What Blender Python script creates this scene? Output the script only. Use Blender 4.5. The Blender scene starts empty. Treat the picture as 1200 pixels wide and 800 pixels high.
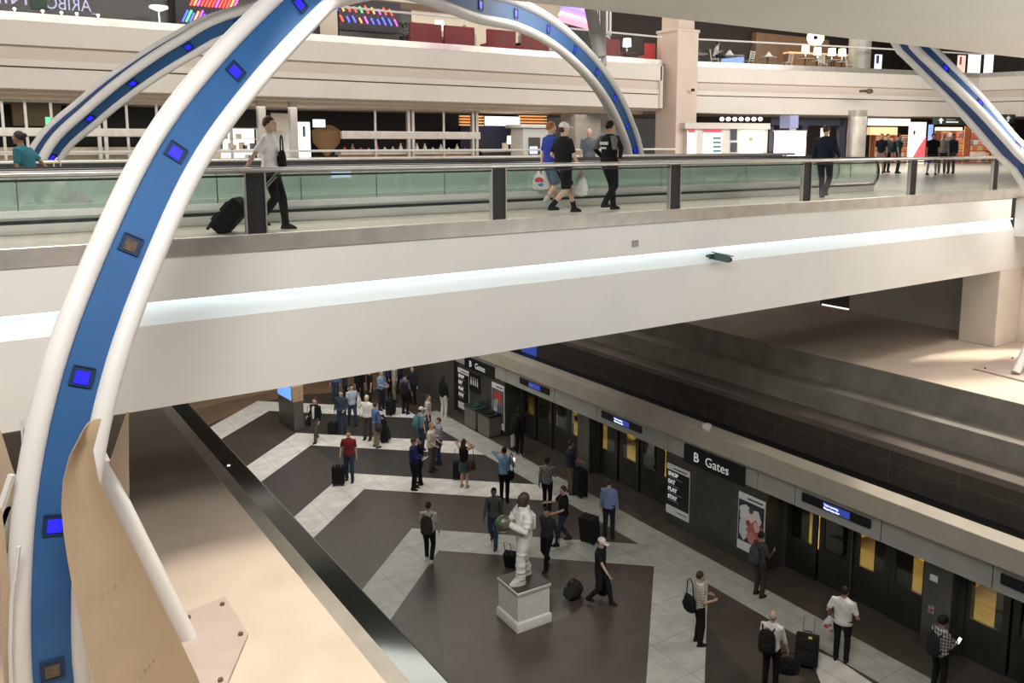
import bpy, bmesh, math, random
from mathutils import Vector, Matrix
random.seed(7)
SC = bpy.context.scene
COL = SC.collection
PI = math.pi

# ------------------------------------------------------------------ camera
CAM = Vector((0, 0, 11.3))
FPX, PCX, PCY = 993.0, 620.0, 312.0
PITCH, YAW = math.atan(144 / 993.0), math.radians(34.3)
F0 = Vector((math.sin(YAW), math.cos(YAW), 0)); RT = Vector((math.cos(YAW), -math.sin(YAW), 0)); ZZ = Vector((0, 0, 1))
FW = F0 * math.cos(PITCH) - ZZ * math.sin(PITCH); UP = ZZ * math.cos(PITCH) + F0 * math.sin(PITCH)
cd = bpy.data.cameras.new('camera'); cam = bpy.data.objects.new('camera', cd); COL.objects.link(cam)
cam.location = CAM; cam.rotation_euler = (PI / 2 - PITCH, 0, -YAW)
cd.sensor_width = 36; cd.lens = FPX / 1200 * 36
cd.shift_x = (600 - PCX) / 1200; cd.shift_y = (PCY - 400) / 1200
cd.clip_end = 500
SC.camera = cam

# measuring helpers: a sight line of the photograph cut with a plane of the building
def ray(x, y): return FW + RT * ((x - PCX) / FPX) - UP * ((y - PCY) / FPX)
def onz(x, y, z): r = ray(x, y); return CAM + r * ((z - CAM.z) / r.z)
def ony(x, y, Y): r = ray(x, y); return CAM + r * (Y / r.y)
def onx(x, y, X): r = ray(x, y); return CAM + r * (X / r.x)
def onp(x, y, p, n): r = ray(x, y); return CAM + r * ((Vector(p) - CAM).dot(n) / r.dot(n))

# ------------------------------------------------------------------ materials
MATS = {}
def mat(name, col, rough=.5, metal=0., noise=0., scale=4., emit=0., spec=.5, alpha=None, bump=0.):
    if name in MATS: return MATS[name]
    m = bpy.data.materials.new(name); m.use_nodes = True
    nt = m.node_tree; b = nt.nodes['Principled BSDF']
    c = (col[0], col[1], col[2], 1)
    b.inputs['Base Color'].default_value = c
    b.inputs['Roughness'].default_value = rough; b.inputs['Metallic'].default_value = metal
    b.inputs['Specular IOR Level'].default_value = spec
    if noise or bump:
        tc = nt.nodes.new('ShaderNodeTexCoord'); nz = nt.nodes.new('ShaderNodeTexNoise')
        nz.inputs['Scale'].default_value = scale; nz.inputs['Detail'].default_value = 4
        nt.links.new(tc.outputs['Object'], nz.inputs['Vector'])
        if noise:
            mr = nt.nodes.new('ShaderNodeMapRange'); mr.inputs['From Min'].default_value = .3; mr.inputs['From Max'].default_value = .7
            mr.inputs['To Min'].default_value = 1 - noise; mr.inputs['To Max'].default_value = 1 + noise
            mx = nt.nodes.new('ShaderNodeVectorMath'); mx.operation = 'SCALE'; mx.inputs[0].default_value = col[:3]
            nt.links.new(nz.outputs['Fac'], mr.inputs['Value']); nt.links.new(mr.outputs['Result'], mx.inputs['Scale'])
            nt.links.new(mx.outputs[0], b.inputs['Base Color'])
        if bump:
            bp = nt.nodes.new('ShaderNodeBump'); bp.inputs['Strength'].default_value = bump; bp.inputs['Distance'].default_value = .02
            nt.links.new(nz.outputs['Fac'], bp.inputs['Height']); nt.links.new(bp.outputs['Normal'], b.inputs['Normal'])
    if emit:
        b.inputs['Emission Color'].default_value = c; b.inputs['Emission Strength'].default_value = emit
    MATS[name] = m
    return m
def glass(name, tint=(.9, .97, .94), refl=.12, rough=.03, haze=0.):
    if name in MATS: return MATS[name]
    m = bpy.data.materials.new(name); m.use_nodes = True; nt = m.node_tree; nt.nodes.clear()
    o = nt.nodes.new('ShaderNodeOutputMaterial'); t = nt.nodes.new('ShaderNodeBsdfTransparent'); g = nt.nodes.new('ShaderNodeBsdfGlossy')
    t.inputs['Color'].default_value = (*tint, 1); g.inputs['Roughness'].default_value = rough
    lw = nt.nodes.new('ShaderNodeLayerWeight'); lw.inputs['Blend'].default_value = .25
    mr = nt.nodes.new('ShaderNodeMapRange'); mr.inputs['To Min'].default_value = refl * .5; mr.inputs['To Max'].default_value = min(1, refl * 4)
    nt.links.new(lw.outputs['Facing'], mr.inputs['Value'])
    mx = nt.nodes.new('ShaderNodeMixShader'); nt.links.new(mr.outputs['Result'], mx.inputs['Fac'])
    nt.links.new(t.outputs[0], mx.inputs[1]); nt.links.new(g.outputs[0], mx.inputs[2])
    last = mx
    if haze:
        d = nt.nodes.new('ShaderNodeBsdfDiffuse'); d.inputs['Color'].default_value = (.70, .78, .74, 1)
        m2 = nt.nodes.new('ShaderNodeMixShader'); m2.inputs['Fac'].default_value = haze
        nt.links.new(mx.outputs[0], m2.inputs[1]); nt.links.new(d.outputs[0], m2.inputs[2]); last = m2
    nt.links.new(last.outputs[0], o.inputs['Surface']); MATS[name] = m
    return m
def tiled(name, c1, c2, mortar, sx, sy, rough=.4, axis='XY', off=.0, msize=.006, spec=.5):
    if name in MATS: return MATS[name]
    m = bpy.data.materials.new(name); m.use_nodes = True; nt = m.node_tree; b = nt.nodes['Principled BSDF']
    tc = nt.nodes.new('ShaderNodeTexCoord'); sp = nt.nodes.new('ShaderNodeSeparateXYZ'); cb = nt.nodes.new('ShaderNodeCombineXYZ')
    nt.links.new(tc.outputs['Object'], sp.inputs[0])
    nt.links.new(sp.outputs[axis[0]], cb.inputs[0]); nt.links.new(sp.outputs[axis[1]], cb.inputs[1])
    br = nt.nodes.new('ShaderNodeTexBrick'); nt.links.new(cb.outputs[0], br.inputs['Vector'])
    br.offset = off; br.inputs['Scale'].default_value = 1; br.inputs['Brick Width'].default_value = sx; br.inputs['Row Height'].default_value = sy
    br.inputs['Mortar Size'].default_value = msize; br.inputs['Mortar Smooth'].default_value = .1
    br.inputs['Color1'].default_value = (*c1, 1); br.inputs['Color2'].default_value = (*c2, 1); br.inputs['Mortar'].default_value = (*mortar, 1)
    nz = nt.nodes.new('ShaderNodeTexNoise'); nz.inputs['Scale'].default_value = 2.5; nz.inputs['Detail'].default_value = 6
    nt.links.new(tc.outputs['Object'], nz.inputs['Vector'])
    mr = nt.nodes.new('ShaderNodeMapRange'); mr.inputs['From Min'].default_value = .3; mr.inputs['From Max'].default_value = .7
    mr.inputs['To Min'].default_value = .86; mr.inputs['To Max'].default_value = 1.14
    mx = nt.nodes.new('ShaderNodeVectorMath'); mx.operation = 'SCALE'
    nt.links.new(nz.outputs['Fac'], mr.inputs['Value']); nt.links.new(mr.outputs['Result'], mx.inputs['Scale']); nt.links.new(br.outputs['Color'], mx.inputs[0])
    nt.links.new(mx.outputs[0], b.inputs['Base Color']); b.inputs['Roughness'].default_value = rough; b.inputs['Specular IOR Level'].default_value = spec
    MATS[name] = m
    return m
def plaid(name, c1, c2, scale=14.):
    if name in MATS: return MATS[name]
    m = bpy.data.materials.new(name); m.use_nodes = True; nt = m.node_tree; b = nt.nodes['Principled BSDF']
    tc = nt.nodes.new('ShaderNodeTexCoord'); s = nt.nodes.new('ShaderNodeSeparateXYZ'); nt.links.new(tc.outputs['Object'], s.inputs[0])
    def stripe(sock):
        a = nt.nodes.new('ShaderNodeMath'); a.operation = 'MULTIPLY'; a.inputs[1].default_value = scale; nt.links.new(sock, a.inputs[0])
        f = nt.nodes.new('ShaderNodeMath'); f.operation = 'FRACT'; nt.links.new(a.outputs[0], f.inputs[0])
        g = nt.nodes.new('ShaderNodeMath'); g.operation = 'GREATER_THAN'; g.inputs[1].default_value = .6; nt.links.new(f.outputs[0], g.inputs[0]); return g.outputs[0]
    ad = nt.nodes.new('ShaderNodeMath'); ad.operation = 'ADD'; nt.links.new(s.outputs['X'], ad.inputs[0]); nt.links.new(s.outputs['Y'], ad.inputs[1])
    a = stripe(ad.outputs[0]); c = stripe(s.outputs['Z'])
    mxx = nt.nodes.new('ShaderNodeMath'); mxx.operation = 'ADD'; nt.links.new(a, mxx.inputs[0]); nt.links.new(c, mxx.inputs[1])
    hf = nt.nodes.new('ShaderNodeMath'); hf.operation = 'MULTIPLY'; hf.inputs[1].default_value = .5; nt.links.new(mxx.outputs[0], hf.inputs[0])
    r = nt.nodes.new('ShaderNodeMix'); r.data_type = 'RGBA'; r.inputs[6].default_value = (*c1, 1); r.inputs[7].default_value = (*c2, 1)
    nt.links.new(hf.outputs[0], r.inputs[0]); nt.links.new(r.outputs[2], b.inputs['Base Color']); b.inputs['Roughness'].default_value = .9
    MATS[name] = m
    return m

# ------------------------------------------------------------------ mesh building
class MB:
    def __init__(s): s.v = []; s.f = []; s.m = []
    def add(s, vs, fs, m=0):
        o = len(s.v); s.v += [Vector(p) for p in vs]; s.f += [tuple(i + o for i in f) for f in fs]; s.m += [m] * len(fs); return s
    def box(s, a, b, m=0):
        x0, y0, z0 = a; x1, y1, z1 = b
        if x0 > x1: x0, x1 = x1, x0
        if y0 > y1: y0, y1 = y1, y0
        if z0 > z1: z0, z1 = z1, z0
        return s.add([(x0, y0, z0), (x1, y0, z0), (x1, y1, z0), (x0, y1, z0), (x0, y0, z1), (x1, y0, z1), (x1, y1, z1), (x0, y1, z1)],
                     [(0, 3, 2, 1), (4, 5, 6, 7), (0, 1, 5, 4), (1, 2, 6, 5), (2, 3, 7, 6), (3, 0, 4, 7)], m)
    def rbox(s, c, size, R, m=0):
        h = [v / 2 for v in size]
        vs = [Vector(c) + R @ Vector((sx * h[0], sy * h[1], sz * h[2])) for sz in (-1, 1) for sx, sy in ((-1, -1), (1, -1), (1, 1), (-1, 1))]
        return s.add(vs, [(0, 3, 2, 1), (4, 5, 6, 7), (0, 1, 5, 4), (1, 2, 6, 5), (2, 3, 7, 6), (3, 0, 4, 7)], m)
    def loft(s, rings, m=0, cap=True, closed=False):
        n = len(rings[0]); o = len(s.v); fs = []
        for r in rings: s.v += [Vector(p) for p in r]
        k = len(rings)
        for i in range(k if closed else k - 1):
            for j in range(n):
                a = o + i * n + j; b = o + i * n + (j + 1) % n; c = o + ((i + 1) % k) * n + (j + 1) % n; d = o + ((i + 1) % k) * n + j
                fs.append((a, b, c, d))
        if cap and not closed:
            fs.append(tuple(o + j for j in reversed(range(n)))); fs.append(tuple(o + (k - 1) * n + j for j in range(n)))
        s.f += fs; s.m += [m] * len(fs); return s
    def tube(s, pts, r, seg=8, m=0, cap=True, sq=1.):
        pts = [Vector(p) for p in pts]; n = len(pts)
        rr = list(r) if isinstance(r, (list, tuple)) else [r] * n
        rings = []; prev = None
        for i in range(n):
            t = (pts[min(i + 1, n - 1)] - pts[max(i - 1, 0)])
            t = t.normalized() if t.length > 1e-9 else Vector((0, 0, 1))
            if prev is None:
                u = t.cross(Vector((0, 1, 0)) if abs(t.y) < .9 else Vector((1, 0, 0))).normalized()
            else:
                u = (prev - t * prev.dot(t)).normalized()
            prev = u; w = t.cross(u)
            rings.append([pts[i] + u * rr[i] * math.cos(2 * PI * j / seg) + w * rr[i] * sq * math.sin(2 * PI * j / seg) for j in range(seg)])
        return s.loft(rings, m, cap)
    def cyl(s, c, r, h, seg=16, m=0, r2=None):
        r2 = r if r2 is None else r2; c = Vector(c)
        return s.loft([[c + Vector((q * math.cos(2 * PI * j / seg), q * math.sin(2 * PI * j / seg), z)) for j in range(seg)] for q, z in ((r, 0), (r2, h))], m)
    def lathe(s, c, prof, seg=16, m=0):
        c = Vector(c)
        return s.loft([[c + Vector((q * math.cos(2 * PI * j / seg), q * math.sin(2 * PI * j / seg), z)) for j in range(seg)] for q, z in prof], m)
    def ell(s, c, r, seg=12, rings=8, m=0, R=None, fn=None):
        c = Vector(c); L = []
        for i in range(rings + 1):
            th = PI * (i + .0) / rings; th = min(max(th, .12), PI - .12)
            ring = []
            for j in range(seg):
                p = Vector((r[0] * math.sin(th) * math.cos(2 * PI * j / seg), r[1] * math.sin(th) * math.sin(2 * PI * j / seg), -r[2] * math.cos(th)))
                if fn: p = fn(p)
                if R: p = R @ p
                ring.append(c + p)
            L.append(ring)
        return s.loft(L, m)
    def quad(s, a, b, c, d, m=0): return s.add([a, b, c, d], [(0, 1, 2, 3)], m)
    def poly(s, pts, m=0): return s.add(pts, [tuple(range(len(pts)))], m)
    def prism(s, pts, vec, m=0):
        pts = [Vector(p) for p in pts]; n = len(pts); vec = Vector(vec)
        return s.add(pts + [p + vec for p in pts], [tuple(reversed(range(n))), tuple(range(n, 2 * n))] + [(i, (i + 1) % n, n + (i + 1) % n, n + i) for i in range(n)], m)
    def mesh(s, name, mats):
        me = bpy.data.meshes.new(name); me.from_pydata(s.v, [], s.f)
        for m_ in (mats if isinstance(mats, (list, tuple)) else [mats]): me.materials.append(m_)
        me.polygons.foreach_set('material_index', s.m); me.update(); return me
    def build(s, name, mats, parent=None, world=True, smooth=True, bevel=0., kind=None, label=None, fixn=True):
        """world=True: vertices are in world space (parent unrotated); otherwise in the parent's own space"""
        if parent is not None:
            off = Vector((0, 0, 0))
            if world:
                p = parent
                while p is not None: off += Vector(p.location); p = p.parent
        else:
            xs = [p.x for p in s.v]; ys = [p.y for p in s.v]; zs = [p.z for p in s.v]
            off = Vector(((min(xs) + max(xs)) / 2, (min(ys) + max(ys)) / 2, min(zs)))
        # a child's origin sits at the centre of its own geometry
        loc = Vector((0, 0, 0)) if parent is None else Vector((0, 0, 0))
        s.v = [p - off for p in s.v]
        me = s.mesh(name, mats)
        if fixn:
            bm = bmesh.new(); bm.from_mesh(me); bmesh.ops.recalc_face_normals(bm, faces=bm.faces); bm.to_mesh(me); bm.free()
        if smooth:
            me.polygons.foreach_set('use_smooth', [True] * len(me.polygons)); me.set_sharp_from_angle(angle=math.radians(38))
        o = bpy.data.objects.new(name, me); COL.objects.link(o)
        if parent is not None: o.parent = parent
        else: o.location = off
        if bevel:
            md = o.modifiers.new('bevel', 'BEVEL'); md.width = bevel; md.segments = 2; md.limit_method = 'ANGLE'; md.angle_limit = math.radians(40)
        if kind: o['kind'] = kind
        if label: o['label'] = label
        return o
def thing(name, label, cat, loc=(0, 0, 0), rz=0., group=None):
    o = bpy.data.objects.new(name, None); COL.objects.link(o); o.location = loc; o.rotation_euler = (0, 0, rz)
    o.empty_display_size = .1
    o['label'] = label; o['category'] = cat
    if group: o['group'] = group
    return o
def tag(o, label, cat, group=None):
    o['label'] = label; o['category'] = cat
    if group: o['group'] = group
    return o
def dup(root, loc, rz=None, label=None, group=None):
    def cp(o, par):
        c = o.copy(); COL.objects.link(c)
        if par is not None: c.parent = par
        for ch in o.children: cp(ch, c)
        return c
    r = cp(root, None); r.location = loc
    if rz is not None: r.rotation_euler = (0, 0, rz)
    if label: r['label'] = label
    if group: r['group'] = group
    return r
def struct(name, mb, mats, **k): return mb.build(name, mats, kind='structure', **k)
def text(body, size, org, xd, yd, m, parent, name='lettering', depth=.004, align='LEFT', bold=0., sx=1.):
    cu = bpy.data.curves.new('t', 'FONT'); cu.body = body; cu.size = size; cu.extrude = depth; cu.align_x = align; cu.offset = bold; cu.resolution_u = 3
    to = bpy.data.objects.new('t', cu); me = bpy.data.meshes.new_from_object(to)
    bpy.data.objects.remove(to); bpy.data.curves.remove(cu)
    xd = Vector(xd).normalized(); yd = Vector(yd).normalized(); nd = xd.cross(yd)
    off = Vector((0, 0, 0)); p = parent
    while p is not None: off += Vector(p.location); p = p.parent
    for v in me.vertices:
        c = v.co.copy(); v.co = Vector(org) + xd * c.x * sx + yd * c.y + nd * c.z - off
    me.materials.clear(); me.materials.append(m); me.name = name
    o = bpy.data.objects.new(name, me); COL.objects.link(o); o.parent = parent
    return o
def resample(pts, n):
    pts = [Vector(p) for p in pts]; P = [pts[0] * 2 - pts[1]] + pts + [pts[-1] * 2 - pts[-2]]; out = []
    for i in range(1, len(P) - 2):
        for k in range(16):
            t = k / 16.; a, b, c, d = P[i - 1], P[i], P[i + 1], P[i + 2]
            out.append(.5 * ((2 * b) + (c - a) * t + (2 * a - 5 * b + 4 * c - d) * t * t + (3 * b - a - 3 * c + d) * t ** 3))
    out.append(P[-2]); L = [0]
    for i in range(1, len(out)): L.append(L[-1] + (out[i] - out[i - 1]).length)
    res = []; j = 0
    for k in range(n):
        s_ = L[-1] * k / (n - 1)
        while j < len(L) - 2 and L[j + 1] < s_: j += 1
        f = (s_ - L[j]) / max(1e-9, L[j + 1] - L[j]); res.append(out[j].lerp(out[j + 1], f))
    return res

# shared materials
M = dict(
    white=mat('white paint', (.78, .775, .75), .5, noise=.03, scale=.8),
    cream=mat('cream fascia', (.82, .76, .69), .55, noise=.03, scale=.6),
    steel=mat('brushed steel', (.60, .56, .51), .28, .55, noise=.12, scale=3),
    rail=mat('rail steel', (.62, .60, .57), .28, .6, noise=.06, scale=5),
    black=mat('black', (.012, .012, .013), .5),
    blackgloss=mat('black rubber', (.01, .01, .01), .3),
    darkmetal=mat('dark bronze metal', (.045, .042, .038), .35, .6, noise=.2, scale=3),
    chrome=mat('chrome', (.75, .75, .76), .15, 1.),
    archwhite=mat('arch white paint', (.76, .75, .74), .4, noise=.03, scale=2),
    archblue=mat('arch blue panel', (.022, .105, .29), .55, noise=.06, scale=2),
    archdark=mat('arch recess blue', (.008, .03, .10), .5),
    bluelight=mat('blue light', (.015, .012, .95), .4, emit=1.0),
    concrete=mat('grey concrete', (.24, .222, .195), .85, noise=.16, scale=1.6),
    ledge=mat('tan ledge', (.60, .50, .41), .75, noise=.08, scale=1.2),
    granite=mat('dark granite', (.022, .024, .021), .12, noise=.12, scale=20),
    paper=mat('white board', (.8, .8, .8), .6),
)
# ================================================================== the setting: train platform
XW, XB, XD = 17.1, 16.85, 17.82          # header plane, light beam plane, recessed door plane
YE = 30.6                                 # far end of the platform wall
dk1 = tiled('floor dark tile', (.088, .072, .06), (.082, .066, .055), (.08, .068, .056), .62, .62, .38, 'XY', 0, .004)
dk2 = tiled('floor darker tile', (.058, .054, .048), (.053, .05, .045), (.055, .05, .045), .62, .62, .36, 'XY', 0, .004)
lt1 = tiled('floor light tile', (.86, .84, .78), (.82, .80, .75), (.36, .35, .32), 1.23, 1.23, .4, 'XY', 0, .006)
lt2 = tiled('floor grey tile', (.50, .505, .47), (.47, .48, .445), (.25, .25, .24), 1.23, 1.23, .4, 'XY', 0, .008)
brw = tiled('floor warm light tile', (.26, .17, .11), (.23, .15, .10), (.2, .13, .09), .62, .62, .45, 'XY', 0, .004)
fl = MB(); e = .0
fl.add([(3.5, -4, 0), (22, -4, 0), (22, 50, 0), (3.5, 50, 0)], [(0, 1, 2, 3)], 0)
def fp(pts, m, z):
    P = [p if len(p) == 3 else (p[0], p[1], z) for p in pts]
    fl.poly([Vector((p[0], p[1], z)) for p in P], m)
def pxp(pts, m, z): fl.poly([onz(x, y, 0) + Vector((0, 0, z)) for x, y in pts], m)
XA = 10.52; SL = .93; TH = 1.68; XL, XR = 4.2, 15.42
# darker facets between the bands
for i, yt in enumerate((36.8, 31.75, 26.77, 21.6)):
    yb = yt - TH
    if i < 3: fp([(XA, yb), (XA, yb - 3.4), (XR, yb - 3.4 - (XR - XA) * SL), (XR, yb - (XR - XA) * SL)], 1 if i != 2 else 0, .0008)
fp([(XA - 5.5, 15.0), (XA, 20), (XR, 20 - (XR - XA) * SL), (XR, 10), (XR, -4), (4.2, -4), (4.2, 13)], 1, .0010)
fp([(10.3, 19.9), (15.3, 15.6), (13.4, 13.4), (11.2, 12.0), (7.5, 13.8)], 0, .0014)
pxp([(645, 690), (668, 688), (667, 722), (648, 728)], 5, .0016)
# warm light on the floor under the bridge, far left, put into the tile colours
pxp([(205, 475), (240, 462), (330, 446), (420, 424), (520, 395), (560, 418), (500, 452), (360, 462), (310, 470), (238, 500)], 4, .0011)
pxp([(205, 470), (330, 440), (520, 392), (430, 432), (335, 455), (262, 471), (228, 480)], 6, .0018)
for i, yt in enumerate((36.8, 31.75, 26.77, 21.6)):
    z = .0025; m = 3 if i == 3 else 2
    fp([(XA, yt), (XA, yt - TH), (XL, yt - TH - (XA - XL) * SL), (XL, yt - (XA - XL) * SL)], m, z)
    fp([(XA, yt), (XR, yt - (XR - XA) * SL), (XR, yt - TH - (XR - XA) * SL), (XA, yt - TH)], m, z)
# border strip along the doors, and the arms that come back from it near the statue
fp([(XR, -4), (16.45, -4), (16.45, YE + .5), (XR, YE + .5)], 3, .0030)
pxp([(768, 640), (830, 672), (826, 790), (824, 860), (752, 860), (758, 790)], 3, .0034)
pxp([(945, 757), (985, 775), (1040, 812), (1060, 860), (985, 860)], 2, .0034)
fp([(XR - .6, 15.2), (XR, 14.6), (XR, 9.5), (XR - 2.2, 11)], 0, .0028)
# threshold strip in front of the doors
fp([(16.45, -4), (17.9, -4), (17.9, YE + .5), (16.45, YE + .5)], 0, .0020)
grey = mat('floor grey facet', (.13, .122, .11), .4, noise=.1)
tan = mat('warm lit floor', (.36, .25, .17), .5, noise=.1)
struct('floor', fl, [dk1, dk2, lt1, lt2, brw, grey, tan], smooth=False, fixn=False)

w = MB(); w.box((3.5, 49, 0), (24, 49.3, 7.6)); w.box((17.2, YE + .35, 0), (22, 40, 3.3)); struct('wall_far', w, mat('far wall', (.085, .075, .065), .7, noise=.3, scale=.5), smooth=False)
w = MB()
for x in (12.6, 14.2, 15.8): w.box((x, 48.3, 0), (x + .5, 49, 7.6))
struct('trim_1', w, mat('far pilaster', (.17, .13, .09), .6), smooth=False)

# ------------------------------------------------------------------ stepped ledges, right and left
X1, X2, X3 = 18.58, 19.34, 20.0; Z1, Z2, Z3 = 4.02, 4.63, 5.36
YN, YF = -6, 50
tilem = tiled('dark wall tile', (.062, .053, .047), (.057, .048, .043), (.11, .096, .086), 1.75, .55, .3, 'YZ', 0, .012)
w = MB(); w.box((X1, YN, 3.0), (X1 + .25, YF, Z1 - .19)); struct('wall_tile_right', w, tilem, smooth=False)
w = MB(); w.box((X1 - .02, YN, Z1 - .19), (X2 + .1, YF, Z1)); struct('trim_2', w, mat('tile cap', (.15, .125, .11), .45, noise=.15, scale=1.5), smooth=False, bevel=.02)
w = MB(); w.box((X2, YN, Z1 - .1), (X3 + .1, YF, Z2)); w.box((X3, YN, Z2 - .1), (X3 + .4, YF, Z3)); struct('wall_ledge_right', w, M['concrete'], smooth=False, bevel=.02)
w = MB(); w.box((X3 + .004, YN, Z3 - .4), (27.6, YF, Z3 + .004)); struct('floor_ledge_right', w, M['ledge'], smooth=False)
w = MB(); w.box((XW + .3, YN, 2.95), (X1, YF, 3.0)); struct('trim_3', w, M['black'], smooth=False)
LX3, LX2, LX1 = 3.58, 4.27, 5.1
w = MB(); w.box((LX2 - .05, YN, Z1 - .25), (LX1, YF, Z1)); struct('trim_4', w, M['granite'], smooth=False, bevel=.03)
w = MB(); w.box((LX3 - .05, YN, Z1 - .2), (LX2, YF, Z2)); struct('trim_5', w, mat('ledge step', (.36, .33, .28), .5, noise=.1, scale=2), smooth=False, bevel=.02)
w = MB(); w.box((-9, YN, Z2 - .4), (LX3, YF, Z3)); struct('floor_ledge_left', w, M['ledge'], smooth=False, bevel=.02)
w = MB(); w.box((4.3, YN, -.1), (4.6, YF, Z1 - .2)); struct('wall_left', w, tilem, smooth=False)
w = MB(); w.box((-9.3, YN, 4.6), (-9, YF, 10)); struct('wall_ledge_left', w, M['cream'], smooth=False)
# small round spot lamps set in the granite cap
for i, (px, py) in enumerate(((268, 546),)):
    p = onz(px, py, Z1); b = MB(); b.cyl((p.x, p.y, Z1 - .005), .05, .02, 12); b.cyl((p.x, p.y, Z1 + .012), .035, .01, 12, 1)
    tag(b.build('recessed_lamp', [M['chrome'], mat('lamp lens', (1, 1, 1), .3, emit=2)]), 'small round white lamp set in the dark granite parapet cap at left', 'lamp')

# ------------------------------------------------------------------ header, beam and sign bays
hdr = mat('header panel', (.40, .40, .375), .5, noise=.08, scale=2)
beam = mat('lit beam', (.44, .40, .335), .6, noise=.08, scale=1.5)
joints = [-3, 1.0, 3.2, 5.4, 8.13, 10.67, 13.09, 14.3, 17.73, 18.68, 21.1, 23.46, 25.93, 26.7, 30.4, YE]
w = MB()
for a, b in zip(joints, joints[1:]): w.box((XW, a + .012, 2.2), (XW + .12, b - .012, 2.85))
w.box((XW + .05, -3, 2.205), (XD + .22, YE, 2.85), 1)
struct('wall_header', w, [hdr, M['black']], smooth=False)
w = MB(); w.box((XB, -4, 2.85), (XW + .3, YE + .3, 3.36)); struct('trim_6', w, beam, smooth=False, bevel=.015)
panelm = mat('sign bay panel', (.105, .10, .092), .32, .5, noise=.2, scale=1.2)
def bay(y0, y1, n):
    w = MB(); k = (y1 - y0) / n
    for i in range(n): w.box((XW, y0 + k * i + .01, 0), (XD + .2, y0 + k * (i + 1) - .01, 2.2))
    w.box((XW + .01, y0, 0), (XD + .1, y1, 2.2))
    return struct('wall_sign_bay', w, panelm, smooth=False)
bay(13.96, 17.73, 3); bay(26.7, 30.4, 3); bay(1.2, 4.9, 3)
w = MB(); w.box((XW + .1, YE - .18, 0), (XD + 3, YE + .3, 3.2)); struct('wall_end', w, M['darkmetal'], smooth=False)
# pilasters between pairs of doors
pilm = mat('pilaster metal', (.17, .165, .15), .35, .6, noise=.15, scale=1.5)
for yc in (9.45, 22.25):
    w = MB(); w.box((XW + .35, yc - .33, 0), (XD + .2, yc + .33, 2.2)); struct('trim_7', w, pilm, smooth=False, bevel=.01)

doorm = mat('door metal', (.075, .07, .062), .3, .7, noise=.2, scale=1.5)
framem = mat('door frame metal', (.15, .145, .13), .3, .7)
gls = glass('door glass', (.72, .72, .64), .10, .04)
ndoor = [0]
def doorset(y1, y0):
    """four leaves between y1 (far) and y0 (near) on the recessed door plane"""
    ndoor[0] += 1
    root = bpy.data.objects.new('door_%d' % ndoor[0], None); COL.objects.link(root); root.location = (XD, (y0 + y1) / 2, 0); root['kind'] = 'structure'
    k = (y1 - y0) / 4
    for i in range(4):
        a, b = y0 + k * i, y0 + k * (i + 1); x = XD + (.0 if i in (0, 3) else .05)
        g = .02; wa, wb = a + .17, b - .17; z0, z1 = .95, 2.05
        m = MB()
        m.box((x, a + g, .02), (x + .06, wa, 2.2)); m.box((x, wb, .02), (x + .06, b - g, 2.2)); m.box((x, wa, .02), (x + .06, wb, z0)); m.box((x, wa, z1), (x + .06, wb, 2.2))
        leaf = m.build('door_leaf', doorm, root, smooth=False)
        m = MB(); m.box((x + .02, wa, z0), (x + .03, wb, z1)); m.build('pane', gls, leaf, smooth=False)
    m = MB()
    for yy in (y0, y1): m.box((XD - .03, yy - .06, 0), (XD + .1, yy + .06, 2.2))
    m.box((XD - .02, (y0 + y1) / 2 - .02, 0), (XD + .12, (y0 + y1) / 2 + .02, 2.2)); m.build('door_frame', framem, root, smooth=False)
for y1, y0 in ((21.86, 17.79), (26.64, 22.64), (13.9, 9.84), (9.06, 4.96)): doorset(y1, y0)
# the train behind the doors: a body with lit windows
tr = thing('train_car', 'train standing behind the platform doors with warm lit interior', 'train', (18.1, 15, 0))
m = MB(); m.box((18.08, 2, .02), (18.12, 30.2, .75)); m.box((18.08, 2, 1.95), (18.12, 30.2, 2.3))
for i in range(20): y = 2.1 + i * 1.47; m.box((18.08, y - .5, .75), (18.12, y + .5, 1.95))
m.build('side_wall', M['darkmetal'], tr, smooth=False)
m = MB(); m.box((18.15, 2, .02), (20.9, 30.2, .1)); m.box((20.9, 2, .02), (21, 30.2, 2.3)); m.build('interior', mat('train interior', (.45, .36, .18), .6, noise=.3, scale=.8), tr, smooth=False)
m = MB(); m.box((18.12, 2, 2.3), (21, 30.2, 2.34)); m.build('roof', M['darkmetal'], tr, smooth=False)
for i in range(8):
    y = 3.6 + i * 3.2
    m = MB(); m.box((20.2, y, .4), (20.8, y + 1.5, .52)); m.box((20.7, y, .5), (20.85, y + 1.5, 1.25)); m.build('seat', mat('train seat', (.75, .55, .12), .6), tr, smooth=False)
    m = MB(); m.tube([(18.9, y + .2, 0), (18.9, y + .2, 2.3)], .025, 8); m.build('grab_pole', mat('pole yellow', (.8, .66, .2), .35), tr)

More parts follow.
